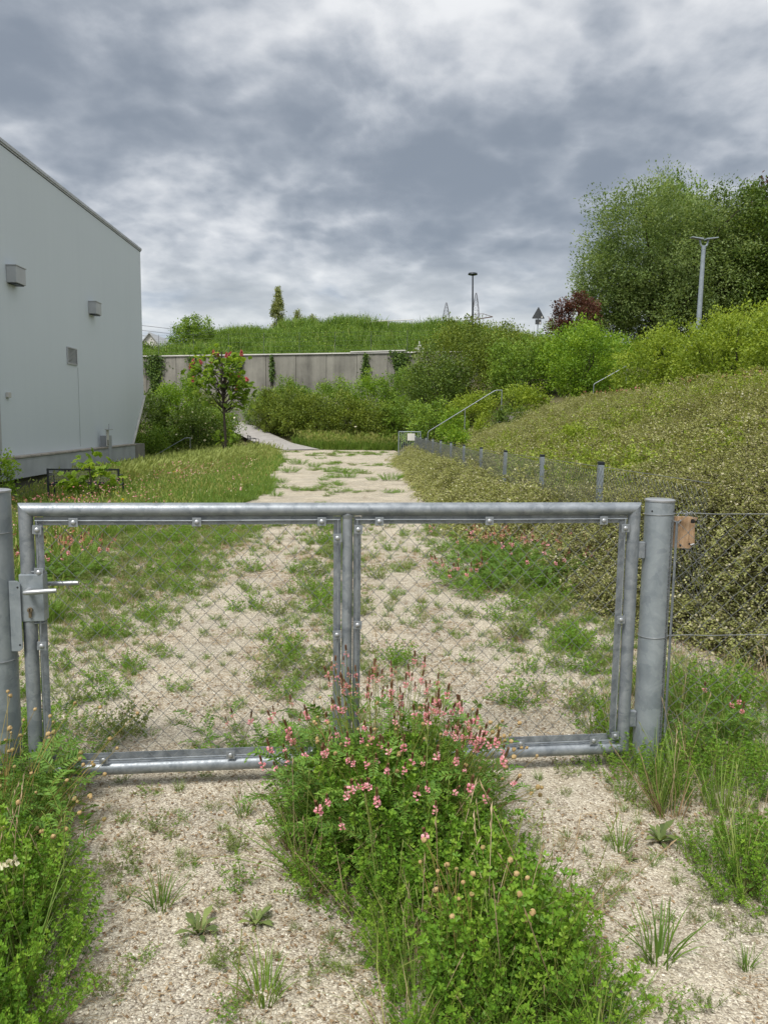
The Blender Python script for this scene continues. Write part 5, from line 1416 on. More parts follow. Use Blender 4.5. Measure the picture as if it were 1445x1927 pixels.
# ------------------------------------------------------------------ foreground plants
def medick_stem(seed, h, nodes, leaf, lean=.2):
    """stem with three-part leaves, denser towards the tip"""
    r2 = np.random.default_rng(seed); tb = TB(); t = np.linspace(0, 1, 6)
    a0 = r2.random() * 6.28; bend = lean * h
    pts = np.stack([bend * t ** 1.8 * cos(a0), bend * t ** 1.8 * sin(a0), h * t], -1) + r2.normal(0, .01 * h, (6, 3)) * t[:, None]
    tb.tube(pts, .0022, .0011, 3, 1, .4)
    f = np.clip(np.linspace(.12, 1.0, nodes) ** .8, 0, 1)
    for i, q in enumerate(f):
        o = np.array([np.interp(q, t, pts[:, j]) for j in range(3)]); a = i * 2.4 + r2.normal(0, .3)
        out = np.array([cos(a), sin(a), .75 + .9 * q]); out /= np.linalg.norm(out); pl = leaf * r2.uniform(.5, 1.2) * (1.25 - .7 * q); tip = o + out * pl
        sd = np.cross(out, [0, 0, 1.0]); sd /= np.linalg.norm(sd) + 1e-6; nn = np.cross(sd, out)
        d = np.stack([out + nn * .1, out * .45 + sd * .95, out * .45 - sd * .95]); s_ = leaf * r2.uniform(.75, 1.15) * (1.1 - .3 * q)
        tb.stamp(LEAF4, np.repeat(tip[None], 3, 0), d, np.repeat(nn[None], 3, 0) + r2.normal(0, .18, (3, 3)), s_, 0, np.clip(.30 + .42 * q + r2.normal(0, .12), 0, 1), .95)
    # youngest leaves at the tip stand upright
    m_ = 4; a = r2.random(m_) * 6.28
    tb.stamp(LEAF4, np.repeat(pts[-1:], m_, 0), np.stack([np.cos(a) * .5, np.sin(a) * .5, np.ones(m_)], -1), np.stack([-np.cos(a), -np.sin(a), np.full(m_, .5)], -1), leaf * .8, 0, r2.uniform(.75, 1, m_), 1.0)
    return tb.arrays()


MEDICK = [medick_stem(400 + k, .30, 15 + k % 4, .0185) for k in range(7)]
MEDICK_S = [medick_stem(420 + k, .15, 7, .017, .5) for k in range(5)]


def in_poly(x, y, poly):
    c_ = np.zeros(len(x), bool); j = len(poly) - 1
    for i in range(len(poly)):
        xi, yi = poly[i]; xj, yj = poly[j]
        hit = ((yi > y) != (yj > y)) & (x < (xj - xi) * (y - yi) / (yj - yi + 1e-12) + xi); c_ ^= hit; j = i
    return c_


def poly_pts(poly, n, gap=0.0, seed=0):
    poly = np.array(poly); lo, hi = poly.min(0), poly.max(0); m_ = n * 4
    x = rng.uniform(lo[0], hi[0], m_); y = rng.uniform(lo[1], hi[1], m_)
    k = in_poly(x, y, poly)
    if gap: k &= vnoise(x, y, 7, seed) > gap
    x, y = x[k][:n], y[k][:n]; return x, y


def edge_drop(x, y, poly, w=.16):
    """plants are lower towards the rim of their patch"""
    P_ = np.array(poly); d = np.full(len(x), 9.0)
    for i in range(len(P_)):
        a, b_ = P_[i - 1], P_[i]; ab = b_ - a; t = np.clip(((x - a[0]) * ab[0] + (y - a[1]) * ab[1]) / (ab @ ab), 0, 1)
        d = np.minimum(d, np.hypot(x - a[0] - t * ab[0], y - a[1] - t * ab[1]))
    return np.clip(d / w, 0, 1)


def medick_patch(name, label, poly, n, hmin, hmax, gap=.0, seed=0, temps=MEDICK, href=.30, cat='plant'):
    x, y = poly_pts(poly, n, gap, seed); n = len(x); e = edge_drop(x, y, poly)
    cx_, cy_ = float(np.mean(x)), float(np.mean(y)); t_ = tag(empty(name, (cx_, cy_, float(H(cx_, cy_)))), label, cat)
    hh = (hmin + (hmax - hmin) * e) * rng.uniform(.75, 1.15, n) * (.75 + .5 * vnoise(x, y, 5, seed + 3))
    P_ = np.array(poly).mean(0); tdir = np.arctan2(y - P_[1], x - P_[0]) + rng.normal(0, .7, n); tl = (1 - e) * .55 + np.abs(rng.normal(0, .14, n))
    tb = TB(); z = H(x, y) - float(H(cx_, cy_)); pick = rng.integers(0, len(temps), n)
    for k in range(len(temps)):
        q = pick == k
        if q.any(): tb.copies(temps[k], np.stack([x[q] - cx_, y[q] - cy_, z[q]], -1), rng.random(q.sum()) * 6.28, hh[q] / href, tl[q], tdir[q], .34)
    V, F, M_, R = tb.arrays()
    for nm, mi, mt in (('leaves', 0, M_MEDICK), ('stems', 1, M_STEM)):
        f_ = F[M_ == mi]; used, inv = np.unique(f_, return_inverse=True)
        o = bpy.data.objects.new(nm, tri_mesh(nm, V[used], inv.reshape(-1, 3), np.zeros(len(f_), int), R[used], mt)); link(o, t_)
    return t_


PC = [(-.27, 2.74), (-.21, 2.38), (-.12, 2.2), (.02, 2.12), (.06, 1.93), (.10, 1.60), (.62, 1.58), (.68, 1.84), (.58, 2.1), (.50, 2.5), (.44, 2.8), (.2, 2.9), (-.15, 2.85)]
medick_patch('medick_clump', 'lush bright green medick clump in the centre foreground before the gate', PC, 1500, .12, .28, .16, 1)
medick_patch('medick_clump', 'bright green medick clump filling the lower left corner', [(-1.3, 2.48), (-.98, 2.45), (-.83, 2.2), (-.73, 1.92), (-.74, 1.55), (-1.3, 1.5)], 950, .12, .27, .0, 2)
medick_patch('medick_clump', 'green medick clump at the foot of the post with the wooden board', [(1.0, 3.28), (1.04, 2.84), (1.2, 2.74), (1.75, 2.7), (2.0, 3.2), (1.4, 3.3)], 620, .06, .17, .26, 3)
medick_patch('medick_clump', 'green medick clump cut by the right picture edge in the foreground', [(1.16, 2.5), (1.14, 2.2), (1.25, 2.1), (1.7, 2.1), (1.7, 2.55)], 420, .10, .2, .1, 4)
medick_patch('medick_clump', 'leafy medick clump behind the fence right of the post', [(1.42, 3.4), (2.1, 3.4), (2.3, 3.9), (1.7, 4.2), (1.45, 3.8)], 300, .08, .2, .35, 5)
medick_patch('medick_clump', 'medick clump behind the left post under the lock', [(-1.7, 3.05), (-1.2, 3.06), (-1.1, 3.25), (-1.25, 3.6), (-1.9, 3.6)], 260, .10, .2, .2, 6)


def mixed_in(name, label, poly, n, h, seed):
    x, y = poly_pts(poly, n); n = len(x)
    T = [tuft(800 + seed * 7 + k, 14, h, .0034, (M_GRASS, M_TALLGRASS, M_STRAW)[k % 3], .35, (0, 1, 2)[k % 3], .02, .42) for k in range(6)]
    scatter(name, T, np.stack([x, y, H(x, y)], -1), eul(n, .22), rng.uniform(.6, 1.25, n), rng.choice(6, n, p=[.25, .17, .12, .22, .14, .10]), label, 'grass')


mixed_in('clump_grass', 'grass blades and dead stalks mixed into the centre foreground clump', PC, 170, .30, 1)
mixed_in('corner_grass', 'grass blades and dead stalks mixed into the lower left clumps', [(-1.55, 3.0), (-1.12, 2.9), (-.97, 2.4), (-.82, 1.92), (-.82, 1.55), (-1.5, 1.5)], 190, .25, 2)
mixed_in('fence_foot_grass', 'grass blades and dead stalks along the foot of the right fence', [(1.0, 3.28), (1.04, 2.84), (1.16, 2.2), (1.8, 2.1), (2.5, 3.4), (2.3, 4.4), (1.5, 4.2)], 260, .24, 3)


# sainfoin: feathery leaves, tall stems, pink spikes with dark tips
def pinnate(seed, L_, pairs, leaf):
    r2 = np.random.default_rng(seed); tb = TB(); t = np.linspace(0, 1, 6)
    pts = np.stack([np.zeros(6), L_ * t, .25 * L_ * np.sin(t * 2.2)], -1); tb.tube(pts, .0013, .0006, 3, 1, .4)
    f = np.linspace(.25, .97, pairs); o = np.stack([np.interp(f, t, pts[:, j]) for j in range(3)], -1); o2 = np.repeat(o, 2, 0)
    d = np.tile([[.9, .55, .15], [-.9, .55, .15]], (pairs, 1)) + r2.normal(0, .12, (2 * pairs, 3))
    tb.stamp(LEAF2, o2, d, np.tile([0, -.2, 1.0], (2 * pairs, 1)) + r2.normal(0, .2, (2 * pairs, 3)), leaf * r2.uniform(.8, 1.1, 2 * pairs), 0, np.clip(r2.normal(.5, .15, 2 * pairs), 0, 1), .55)
    return tb.arrays()


PINN = [pinnate(500 + k, .11, 8, .026) for k in range(4)]


def spike_mesh(seed, npk, col_len):
    r2 = np.random.default_rng(seed); tb = TB()
    L_ = .042 + .028 * col_len; z0 = .018
    tb.tube(np.stack([np.zeros(5), np.zeros(5), np.linspace(-.01, L_, 5)], -1), .0022, .0012, 4, 2, .4)
    # closed buds: small dark scales up the tip
    nb = 34; z = np.linspace(z0 + .012, L_, nb); a = np.arange(nb) * 2.4; rr = .0052 * (1 - (z - z0) / (L_ - z0) * .8)
    tb.stamp(LEAF2, np.stack([rr * .4 * np.cos(a), rr * .4 * np.sin(a), z], -1), np.stack([np.cos(a) * .55, np.sin(a) * .55, np.ones(nb)], -1), np.stack([np.cos(a), np.sin(a), -.3 * np.ones(nb)], -1), .011, 1, r2.random(nb), 1.0)
    z = z0 * r2.uniform(-.45, 1.25, npk); a = np.arange(npk) * 2.4 + r2.normal(0, .2, npk)
    o = np.stack([.003 * np.cos(a), .003 * np.sin(a), z], -1); d = np.stack([np.cos(a), np.sin(a), r2.uniform(-.1, .7, npk)], -1)
    tb.stamp(LEAF4, o, d, np.stack([-np.cos(a) * .4, -np.sin(a) * .4, np.ones(npk)], -1), r2.uniform(.012, .017, npk), 0, r2.random(npk), 1.35)
    tb.stamp(LEAF4, o, d + [0, 0, -.35], np.stack([-np.cos(a), -np.sin(a), -np.ones(npk)], -1), r2.uniform(.010, .014, npk), 0, r2.random(npk), 1.2)
    V, F, M_, R = tb.arrays(); return tri_mesh('flower_spike', V, F, M_, R, [M_PINK, M_BUD, M_STEM])


SPIKES = [spike_mesh(520 + k, (12, 15, 9, 13, 7)[k], (.6, 1.0, .3, .8, .5)[k]) for k in range(5)]


def head_mesh(seed):
    bm = bmesh.new(); bmesh.ops.create_icosphere(bm, subdivisions=2, radius=.0078); r2 = np.random.default_rng(seed)
    for v in bm.verts: v.co *= r2.uniform(.78, 1.15); v.co.z *= 1.15
    me = bpy.data.meshes.new('seed_head'); bm.to_mesh(me); bm.free(); me.materials.append(M_SEED)
    a = me.attributes.new('rnd', 'FLOAT', 'POINT'); a.data.foreach_set('value', r2.random(len(me.vertices)).astype(np.float32)); return me


HEADS = [head_mesh(540 + k) for k in range(3)]


def flower_bush(name, label, cx_, cy_, spikes, heads, nleafstem, leafpoly, cat='plant', leaf_h=(.22, .42), spike_scale=1.0):
    """spikes / heads: (x, y, z, kind) of each tip in world space"""
    z0 = float(H(cx_, cy_)); t_ = tag(empty(name, (cx_, cy_, z0)), label, cat); o = np.array([cx_, cy_, z0]); sb = TB(); lb = TB()
    def stem_to(tip, r=.0015, pull=.55, mi=0):
        tip = np.array(tip, float); base = np.array([cx_ + (tip[0] - cx_) * pull, cy_ + (tip[1] - cy_) * pull, z0]); base[:2] += rng.normal(0, .035, 2); t = np.linspace(0, 1, 7)[:, None]
        P_ = base * (1 - t) + tip * t; P_[:, :2] += ((base - tip)[:2] * .22)[None] * np.sin(t * pi); sb.tube(P_ - o, r * 1.25, r * .7, 3, mi, rng.random()); return P_
    for (x, y, z) in spikes:
        P_ = stem_to((x, y, z)); d = norm(P_[-1] - P_[-2]) * .5 + np.array([0, 0, .6]) + rng.normal(0, .10, 3); d = Vector(d).normalized()
        s_ = link(bpy.data.objects.new('flower_spike', SPIKES[rng.integers(5)]), t_); s_.location = P_[-1] - o; s_.rotation_mode = 'QUATERNION'
        s_.rotation_quaternion = d.to_track_quat('Z', 'Y') @ Matrix.Rotation(rng.random() * 6.28, 3, 'Z').to_quaternion(); s_.scale = [rng.uniform(.45, .82) * spike_scale] * 3
        A = PINN[rng.integers(4)]; i = rng.integers(1, 4, 3); lb.copies(A, P_[i] - o, rng.random(3) * 6.28, rng.uniform(.7, 1.1, 3), rng.normal(-.2, .2, 3), rng.random(3) * 6.28)
    for (x, y, z) in heads:
        P_ = stem_to((x, y, z), .0013, .5, 1); h_ = link(bpy.data.objects.new('seed_head', HEADS[rng.integers(3)]), t_); h_.location = P_[-1] - o; h_.rotation_euler = rng.random(3); h_.scale = [rng.uniform(.6, 1.05)] * 3
    if nleafstem:
        x, y = poly_pts(leafpoly, nleafstem); n = len(x); hh = rng.uniform(*leaf_h, n)
        for k in range(n):
            t = np.linspace(0, 1, 5)[:, None]; b_ = np.array([x[k], y[k], float(H(x[k], y[k]))]); ln = np.array([(x[k] - cx_) * .35 + rng.normal(0, .04), (y[k] - cy_) * .35 + rng.normal(0, .04), hh[k]]); P_ = b_ + ln * t
            P_[:, :2] += (ln[:2] * .3)[None] * t ** 2; sb.tube(P_ - o, .0018, .0009, 3, 0, rng.random())
            q = np.linspace(.25, 1, 6); oo = np.stack([np.interp(q, t[:, 0], P_[:, j]) for j in range(3)], -1); m_ = len(q); kk_ = k % 4
            lb.copies(PINN[kk_], oo - o, np.arange(m_) * 2.4 + rng.random() * 6, rng.uniform(.7, 1.15, m_), -rng.uniform(.0, .9, m_), rng.random(m_) * 6.28)
    sb.build('stems', [M_STEM, M_DRYSTEM], t_)
    if lb.n:
        V, F, M_, R = lb.arrays(); o2 = bpy.data.objects.new('leaves', tri_mesh('leaves', V, F, M_, R, [M_SAINFOIN, M_STEM])); link(o2, t_)
    return t_


# tips of the centre bush: an arc of upright spikes at the back, looser ones in front and to the left
sp = []
for k in range(100):
    f = rng.random(); x = -.10 + .55 * f; yb_ = 2.82 - .55 * max(0, f - .45) ** 1.2 * 2; sp.append((x + rng.normal(0, .02), yb_ + rng.normal(0, .07), .50 + rng.normal(0, .035) - .10 * max(0, f - .6)))
for k in range(20): sp.append((rng.uniform(-.30, -.06), rng.uniform(2.3, 2.75), rng.uniform(.36, .48)))
for k in range(48): sp.append((rng.uniform(-.12, .43), rng.uniform(2.0, 2.6), rng.uniform(.35, .48)))
hd = [(rng.uniform(-.15, .5), rng.uniform(2.35, 2.85), rng.uniform(.34, .46)) for _ in range(46)] + [(rng.uniform(.42, .64), rng.uniform(2.35, 2.8), rng.uniform(.26, .40)) for _ in range(26)]
flower_bush('sainfoin_bush', 'pink-flowered sainfoin bush growing through the middle of the gate', .12, 2.62, sp, hd, 150, [(-.15, 2.85), (-.18, 2.5), (-.02, 2.35), (.36, 2.38), (.40, 2.78), (.2, 2.9)])
# burnet with round tan heads at the left edge
hd = [(rng.uniform(-1.5, -.82), rng.uniform(2.15, 2.9), rng.uniform(.24, .48)) for _ in range(95)]
hd = [(x, y, z - .12 * max(0, x + 1.1) / .4) for x, y, z in hd]
flower_bush('burnet_clump', 'clump of round tan seed heads on brown stems at the left edge', -1.27, 2.58, [], hd, 130, [(-1.55, 2.95), (-1.2, 2.9), (-1.04, 2.6), (-.98, 2.35), (-1.5, 2.3)], leaf_h=(.14, .28))
hd = [(rng.uniform(.18, .46), rng.uniform(1.72, 2.02), rng.uniform(.27, .37)) for _ in range(20)]
flower_bush('burnet_clump', 'few round tan seed heads above the centre foreground leaves', .32, 1.85, [], hd, 0, None)
# pink sainfoin plants farther off
def far_sainfoin(label, x, y, w, d, h, n, nl, seed):
    sp = [(x + rng.normal(0, w * .42), y + rng.normal(0, d * .4), float(H(x, y)) + h * rng.uniform(.7, 1.08)) for _ in range(n)]
    flower_bush('sainfoin_plant', label, x, y, sp, [], nl, [(x - w / 2, y - d / 2), (x + w / 2, y - d / 2), (x + w / 2, y + d / 2), (x - w / 2, y + d / 2)], leaf_h=(h * .4, h * .72), spike_scale=float(np.interp(y, [3, 6, 12, 25], [1.0, 1.5, 1.9, 2.2])))


far_sainfoin('pink sainfoin patch behind the gate mesh beside the cotoneaster', 1.42, 7.9, .9, .8, .42, 34, 90, 1)
far_sainfoin('larger pink sainfoin patch behind the right gate panel', 1.66, 7.1, .75, .7, .42, 36, 100, 2)
far_sainfoin('pink sainfoin patch low on the gravel left of the cotoneaster', 1.05, 6.9, .5, .5, .22, 22, 20, 3)
far_sainfoin('dense pink sainfoin patch beside the lock', -2.75, 7.0, .55, .8, .38, 52, 50, 4)
far_sainfoin('scattered pink sainfoin below the bench', -4.6, 12.2, 2.0, 1.2, .34, 30, 40, 5)
far_sainfoin('pink sainfoin fringe at the foot of the bench', -6.4, 16.6, 2.4, 1.0, .28, 34, 20, 6)
far_sainfoin('single pink sainfoin right of the post with the board', 1.62, 3.25, .3, .2, .30, 5, 12, 7)
far_sainfoin('small pink sainfoin at the left panel foot', -.42, 3.3, .5, .2, .18, 6, 14, 8)
far_sainfoin('pink sainfoin along the top of the bank below the lime hedge', 9.3, 18.5, .8, 4.5, .55, 60, 30, 9)
far_sainfoin('grey-pink flower drift at the bank top left', 8.9, 26.5, .8, 5, .55, 50, 30, 10)
# cream flowered stalk in the lower left corner
t_ = tag(empty('mignonette', (-.95, 1.92, 0)), 'arching stalk of cream flowers in the lower left corner', 'plant')
pts = np.array([(-.25, -.02, .18), (-.15, -.03, .27), (-.05, -.04, .315), (.03, -.05, .345), (.08, -.05, .37)]); sb = TB(); sb.tube(pts, .002, .0012, 4); sb.build('stem', M_STEM, t_)
for k in range(9):
    f = .25 + .75 * k / 8; q = np.array([np.interp(f * 4, range(5), pts[:, j]) for j in range(3)])
    fb = TB(); n = 7; fb.stamp(STAR, rng.normal(0, .006, (n, 3)), rdir(n), rdir(n, .5), .010, 0); o = fb.build('flower', M_CREAM, t_); o.location = q + np.array([0, 0, .004])


# small verge flowers
def dot(seed, mat, n=9, sz=.02):
    r2 = np.random.default_rng(seed); tb = TB(); q = np.stack([r2.normal(0, .11, n), r2.normal(0, .11, n), r2.uniform(.16, .34, n)], -1)
    tb.stamp(STAR, q, r2.normal(0, 1, (n, 3)), r2.normal(0, .5, (n, 3)) + [0, 0, 1], sz * r2.uniform(.6, 1.2, n), 0, r2.random(n)); return tb.build('dot', mat, do_link=False)


n = 800
yy = rng.uniform(4.5, 22, n); xx = path_l(yy) - rng.exponential(1.6, n) - .1; k = (xx > -9.5) & (vnoise(xx, yy, .8, 51) > .5); xx, yy = xx[k], yy[k]; n = len(xx)
pk = rng.choice(5, n, p=[.42, .26, .16, .06, .10])
scatter('verge_flowers', [dot(600, M_PINK, 7, .016), dot(601, M_PINK, 4, .02), dot(602, M_CREAM, 5, .018), dot(603, M_YELLOW, 4, .022), dot(604, M_SEED, 7, .018)], np.stack([xx, yy, H(xx, yy)], -1), eul(n, .15), rng.uniform(.8, 1.3, n) * np.interp(yy, [4, 20], [.85, 1.5]), pk, 'tiny pink, white and yellow flowers scattered over the verge', 'flowers')

# ------------------------------------------------------------------ weeds standing singly in the gravel
def weed_mat_leaf(seed, width, h, nst, temps, href, leafmat, stemmat, flat=.9):
    r2 = np.random.default_rng(seed); tb = TB(); a = r2.random(nst) * 6.28; rr = width * .28 * np.sqrt(r2.random(nst)); pk = r2.integers(0, len(temps), nst)
    for k in range(len(temps)):
        q = pk == k
        if q.any(): tb.copies(temps[k], np.stack([rr[q] * np.cos(a[q]), rr[q] * np.sin(a[q]), np.zeros(q.sum())], -1), r2.random(q.sum()) * 6.28, h * r2.uniform(.6, 1.15, q.sum()) / href, np.clip(rr[q] / (width * .28) * flat + r2.normal(0, .15, q.sum()), 0, 1.35), a[q] + r2.normal(0, .4, q.sum()), .2)
    V, F, M_, R = tb.arrays(); return tri_mesh('weed_tuft', V, F, M_, R, [leafmat, stemmat])


def rosette_mesh(seed, n, L_):
    r2 = np.random.default_rng(seed); tb = TB(); a = np.arange(n) * 2.4; el = r2.uniform(.25, 1.2, n)
    T = (np.array([(-.06, 0, 0), (.06, 0, 0), (-.2, .35, .06), (.2, .35, .06), (-.13, .5, .1), (.13, .5, .1), (-.26, .72, .08), (.26, .72, .08), (0, 1, -.1)], float), np.array([(0, 1, 3), (0, 3, 2), (2, 3, 5), (2, 5, 4), (4, 5, 7), (4, 7, 6), (6, 7, 8)]))
    tb.stamp(T, np.zeros((n, 3)), np.stack([np.cos(a), np.sin(a), el], -1), np.stack([-np.cos(a) * el, -np.sin(a) * el, np.ones(n)], -1), L_ * r2.uniform(.6, 1.1, n), 0, np.clip(r2.normal(.35, .2, n), 0, 1), .5)
    V, F, M_, R = tb.arrays(); return tri_mesh('rosette_weed', V, F, M_, R, [M_GREYLEAF])


def grass_weed(seed, nb, h):
    o = tuft(seed, nb * 2, h, .0032, M_GRASS, .75, 1, h * .25, .5); me = o.data; bpy.data.objects.remove(o); return me


W_SMALL = [weed_mat_leaf(700 + k, .12, .075, 20, MEDICK_S, .15, (M_GREYLEAF, M_MEDICK)[k % 2], M_STEM) for k in range(6)]
W_MID = [weed_mat_leaf(710 + k, .26, .13, 40, MEDICK_S, .15, (M_MEDICK, M_GREYLEAF, M_MEDICK)[k % 3], M_STEM) for k in range(6)]
W_BIG = [weed_mat_leaf(720 + k, .5, .22, 70, MEDICK, .30, M_MEDICK, M_STEM, .7) for k in range(4)]
W_ROS = [rosette_mesh(730 + k, 10 + 2 * k, .1) for k in range(3)]
W_GRASS = [grass_weed(740 + k, 22, .11) for k in range(4)]
WF = [(-0.73, 2.67, 0.11), (-0.64, 2.72, 0.06), (-0.75, 2.42, 0.13), (-0.59, 2.21, 0.1), (-0.45, 2.09, 0.12), (-0.29, 2.13, 0.09), (-0.35, 1.97, 0.11), (-0.58, 1.98, 0.06), (-0.63, 1.87, 0.11), (-0.23, 1.83, 0.12), (-0.58, 2.45, 0.06), (-0.37, 2.33, 0.12), (-0.41, 2.54, 0.11), (-0.31, 1.77, 0.08), (0.76, 2.25, 0.12), (0.85, 1.96, 0.14), (1.13, 2.08, 0.09), (1.09, 2.56, 0.13), (0.91, 1.78, 0.07), (0.79, 1.76, 0.11), (1.14, 2.22, 0.09), (0.93, 2.51, 0.09), (0.68, 2.23, 0.1), (0.94, 2.44, 0.05), (1.02, 2.12, 0.05), (-0.31, 2.92, 0.08), (-0.09, 1.94, 0.09), (1.08, 1.92, 0.06), (0.89, 3.1, 0.1), (0.99, 3.15, 0.09), (-0.01, 2.0, 0.06), (-0.82, 2.93, 0.07), (-0.54, 2.8, 0.06), (-0.42, 2.76, 0.08)]
WB = [(-1.5, 6.67, 0.28), (-1.31, 6.79, 0.19), (-2.02, 8.63, 0.21), (-1.04, 7.6, 0.27), (-0.62, 5.83, 0.25), (-0.36, 6.7, 0.4), (-0.28, 6.0, 0.32), (-0.42, 7.43, 0.31), (-0.59, 7.56, 0.24), (-1.45, 7.68, 0.24), (0.19, 7.31, 0.26), (0.17, 8.46, 0.17), (0.21, 5.4, 0.15), (0.05, 5.83, 0.23), (0.07, 4.82, 0.15), (-0.98, 4.11, 0.16), (-1.05, 5.22, 0.12), (-0.6, 5.12, 0.18), (-0.41, 4.62, 0.21), (-0.5, 4.16, 0.22), (-0.63, 3.84, 0.12), (-0.32, 4.16, 0.16), (-0.88, 3.65, 0.09), (-0.97, 3.49, 0.09), (-0.56, 3.55, 0.1), (-1.23, 4.73, 0.15), (-1.32, 3.97, 0.23), (-1.46, 4.23, 0.18), (-1.82, 6.35, 0.31), (-1.55, 5.81, 0.24), (-1.91, 7.39, 0.31), (-2.17, 7.25, 0.3), (-1.32, 5.5, 0.14), (-1.67, 5.21, 0.26), (-1.78, 5.08, 0.21), (-2.3, 6.34, 0.27), (-2.17, 5.64, 0.28), (-1.46, 3.9, 0.19), (-1.75, 4.51, 0.19), (-1.32, 4.46, 0.19), (-0.88, 6.58, 0.14), (-0.97, 5.99, 0.12), (-0.61, 6.58, 0.18), (-0.31, 8.51, 0.24), (-0.15, 5.37, 0.19), (-0.94, 8.85, 0.15), (-0.14, 6.38, 0.18), (0.7, 6.61, 0.14), (0.5, 5.93, 0.11), (0.69, 4.62, 0.13), (0.26, 4.52, 0.19), (0.99, 8.93, 0.25), (1.26, 8.56, 0.36), (1.44, 8.23, 0.52), (1.55, 7.62, 0.49), (1.65, 6.85, 0.39), (1.04, 6.41, 0.32), (1.05, 5.68, 0.24), (0.86, 5.76, 0.18), (1.33, 6.03, 0.3), (1.34, 5.53, 0.24), (1.63, 6.03, 0.3), (1.43, 4.85, 0.31), (1.37, 4.42, 0.25), (1.24, 4.52, 0.23), (1.05, 4.42, 0.19), (1.02, 4.05, 0.16), (1.14, 3.82, 0.19), (1.24, 3.89, 0.17), (0.87, 4.14, 0.13), (1.53, 4.63, 0.2), (0.97, 4.85, 0.16), (1.46, 5.24, 0.23), (1.06, 10.26, 0.29), (0.98, 7.33, 0.21), (0.63, 10.24, 0.18), (0.34, 9.98, 0.14), (0.13, 10.22, 0.14), (0.68, 8.91, 0.13), (0.32, 6.6, 0.12), (-0.01, 7.3, 0.13), (0.71, 5.23, 0.11), (-0.72, 10.17, 0.13), (-2.25, 10.1, 0.35), (-2.54, 9.61, 0.3), (-2.68, 8.98, 0.31), (-0.56, 24.6, 0.68), (-0.27, 22.07, 0.69), (0.12, 24.72, 0.51), (-0.88, 29.77, 0.62), (0.91, 21.13, 0.88), (1.27, 22.29, 0.46), (-2.29, 29.47, 1.01), (-1.58, 27.66, 0.76), (-2.15, 24.34, 0.84), (-0.91, 20.88, 0.43), (-0.21, 17.48, 0.3), (-1.95, 19.75, 0.55), (0.4, 21.06, 0.44), (-0.43, 19.04, 0.4), (-0.99, 17.4, 0.3), (-1.35, 17.36, 0.36), (-1.69, 15.99, 0.44), (-2.15, 18.02, 0.5)]


def weed(x, y, w, front, k):
    if front and k in (4, 5, 17, 23): me, s_, nm = W_ROS[k % 3], w / .17, 'rosette_weed'
    elif front and k % 6 == 3: me, s_, nm = W_GRASS[k % 4], w / .11, 'grass_tuft'
    elif w < .17: me, s_, nm = W_SMALL[k % 6], w / .15, 'weed_tuft'
    elif w < .36: me, s_, nm = W_MID[k % 6], w / .28, 'weed_tuft'
    else: me, s_, nm = W_BIG[k % 4], w / .55, 'weed_tuft'
    o = bpy.data.objects.new(nm, me); link(o); o.location = (x, y, float(H(x, y)) + .008); o.rotation_euler = (0, 0, rng.random() * 6.28); o.scale = (s_, s_, s_ * (.55 if y > 15 else 1))
    size = 'tiny' if w < .1 else 'small' if w < .17 else 'mid-sized' if w < .27 else 'large'
    tone = 'grey-green' if M_GREYLEAF in list(me.materials) else 'fresh green'
    if front:
        kind = {'rosette_weed': 'broad-leaved rosette', 'grass_tuft': 'grass tuft'}.get(nm, 'leafy weed')
        where = ('by the lower left medick' if x < -.6 else 'left of the centre clump' if x < .2 else 'on the right wheel track' if x < 1.0 else 'by the right edge')
        dist = 'close to the camera' if y < 2.0 else 'in the near gravel' if y < 2.5 else 'just before the gate'
        lb = '%s %s %s, %s' % (size, kind, where, dist)
    elif y < 15:
        where = ('on the left verge' if x < -1.2 else 'on the left wheel track' if x < -.6 else 'between the wheel tracks' if x < .15 else 'on the right wheel track' if x < .9 else 'on the right verge')
        dist = 'close behind the gate' if y < 4.6 else 'a little behind the gate' if y < 6.2 else 'midway to the rail' if y < 8.2 else 'under the top rail'
        lb = '%s %s weed clump %s, %s' % (size, tone, where, dist)
    else:
        where = 'beside the meadow' if x < -1.4 else 'in mid path' if x < .3 else 'near the cotoneaster'
        dist = 'just over the gate rail' if y < 18.5 else 'halfway up the path' if y < 23 else 'towards the path end'
        lb = 'flat %s weed patch on far gravel %s, %s' % ('broad' if w > .6 else 'small', where, dist)
    tag(o, lb, 'weed', 'weeds: ' + lb)


for k, (x, y, w) in enumerate(WF): weed(x, y, w * 1.3, True, k)
for k, (x, y, w) in enumerate(WB): weed(x, y, w, False, k)
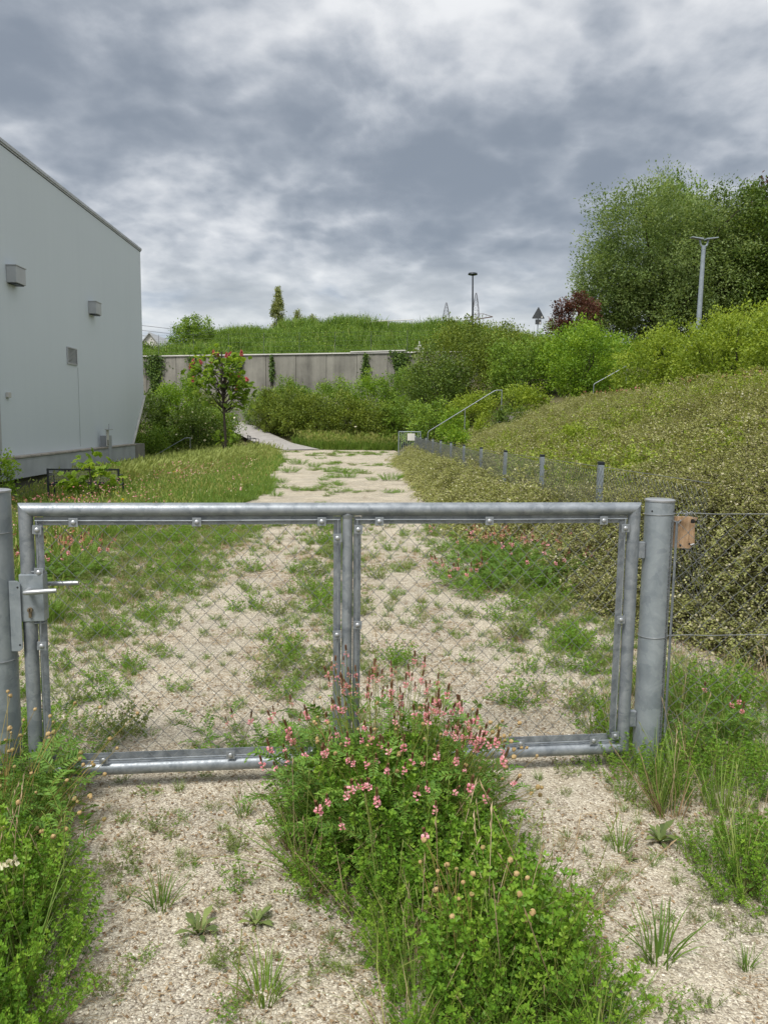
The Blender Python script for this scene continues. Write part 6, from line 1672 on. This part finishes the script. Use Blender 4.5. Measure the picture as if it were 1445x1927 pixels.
# denser bands: verges either side and the ridge between the wheel tracks
extra = 0
while extra < 130:
    y = 3.4 + 9 * rng.random() ** 1.3; x = rng.uniform(-2.9, 2.0)
    band = np.exp(-((x + .32) / .22) ** 2) * .75 + sm(-1.25, -1.9, x) * 1.0 + sm(.95, 1.4, x) * .9 + .10
    if rng.random() < band and abs(x) < .56 * y and x < bank_edge(y) - .1:
        weed(float(x), float(y), float(rng.uniform(.12, .34)), False, extra); extra += 1


def as_temps(meshes):
    return [bpy.data.objects.new('seedling', m_) for m_ in meshes]


# seedlings too many to count
n = 21000
yy = 1.5 + 10.5 * rng.random(n) ** 1.25; xx = rng.uniform(-3.2, 2.1, n)
band = np.exp(-((xx + .32) / .28) ** 2) * .45 * (yy > 3.2) + sm(-1.05, -1.8, xx) * .9 + sm(.9, 1.5, xx) * .75 + .10 + .07 * (yy < 3.2) + .35 * (vnoise(xx, yy, 1.7, 61) > .72)
k = (rng.random(n) < band * .62) & (xx < bank_edge(yy) - .05) & (xx > path_l(yy) - .4); xx, yy = xx[k], yy[k]; n = len(xx)
DRY = [tuft(760 + k, 26, .09, .0022, M_STRAW, .9, 2, .035, .5) for k in range(3)]
pk = rng.choice(13, n, p=[.075] * 6 + [.055] * 4 + [.11] * 3); SM = W_SMALL + W_GRASS
scatter('seedlings', as_temps(SM) + DRY, np.stack([xx, yy, H(xx, yy) + .01], -1), eul(n, .1), rng.uniform(.3, .95, n) * np.interp(yy, [2, 6, 12], [.45, .9, 1.3]), pk, 'tiny weed seedlings peppering the gravel', 'weeds')
# far flat weeds on the gravel beyond
n = 700
yy = rng.uniform(11, 46, n); xx = rng.uniform(-5, 2, n); g = vnoise(xx, yy, .55, 63) * .7 + .3 * np.exp(-((xx + .6) / .9) ** 2)
k = (g > .52) & (xx > path_l(yy) - .2) & (xx < path_r(yy) - .25); xx, yy = xx[k], yy[k]; n = len(xx)
scatter('sparse_weeds', as_temps(W_MID), np.stack([xx, yy, H(xx, yy)], -1), eul(n, .1), np.stack([rng.uniform(.7, 2.2, n)] * 2 + [rng.uniform(.35, .8, n)], -1), rng.integers(0, 6, n), 'sparse flat weeds on the far gravel', 'weeds')

print('TRIANGLES', sum(len(o.data.polygons) for o in scene.objects if o.type == 'MESH'), 'objects', len(scene.objects))
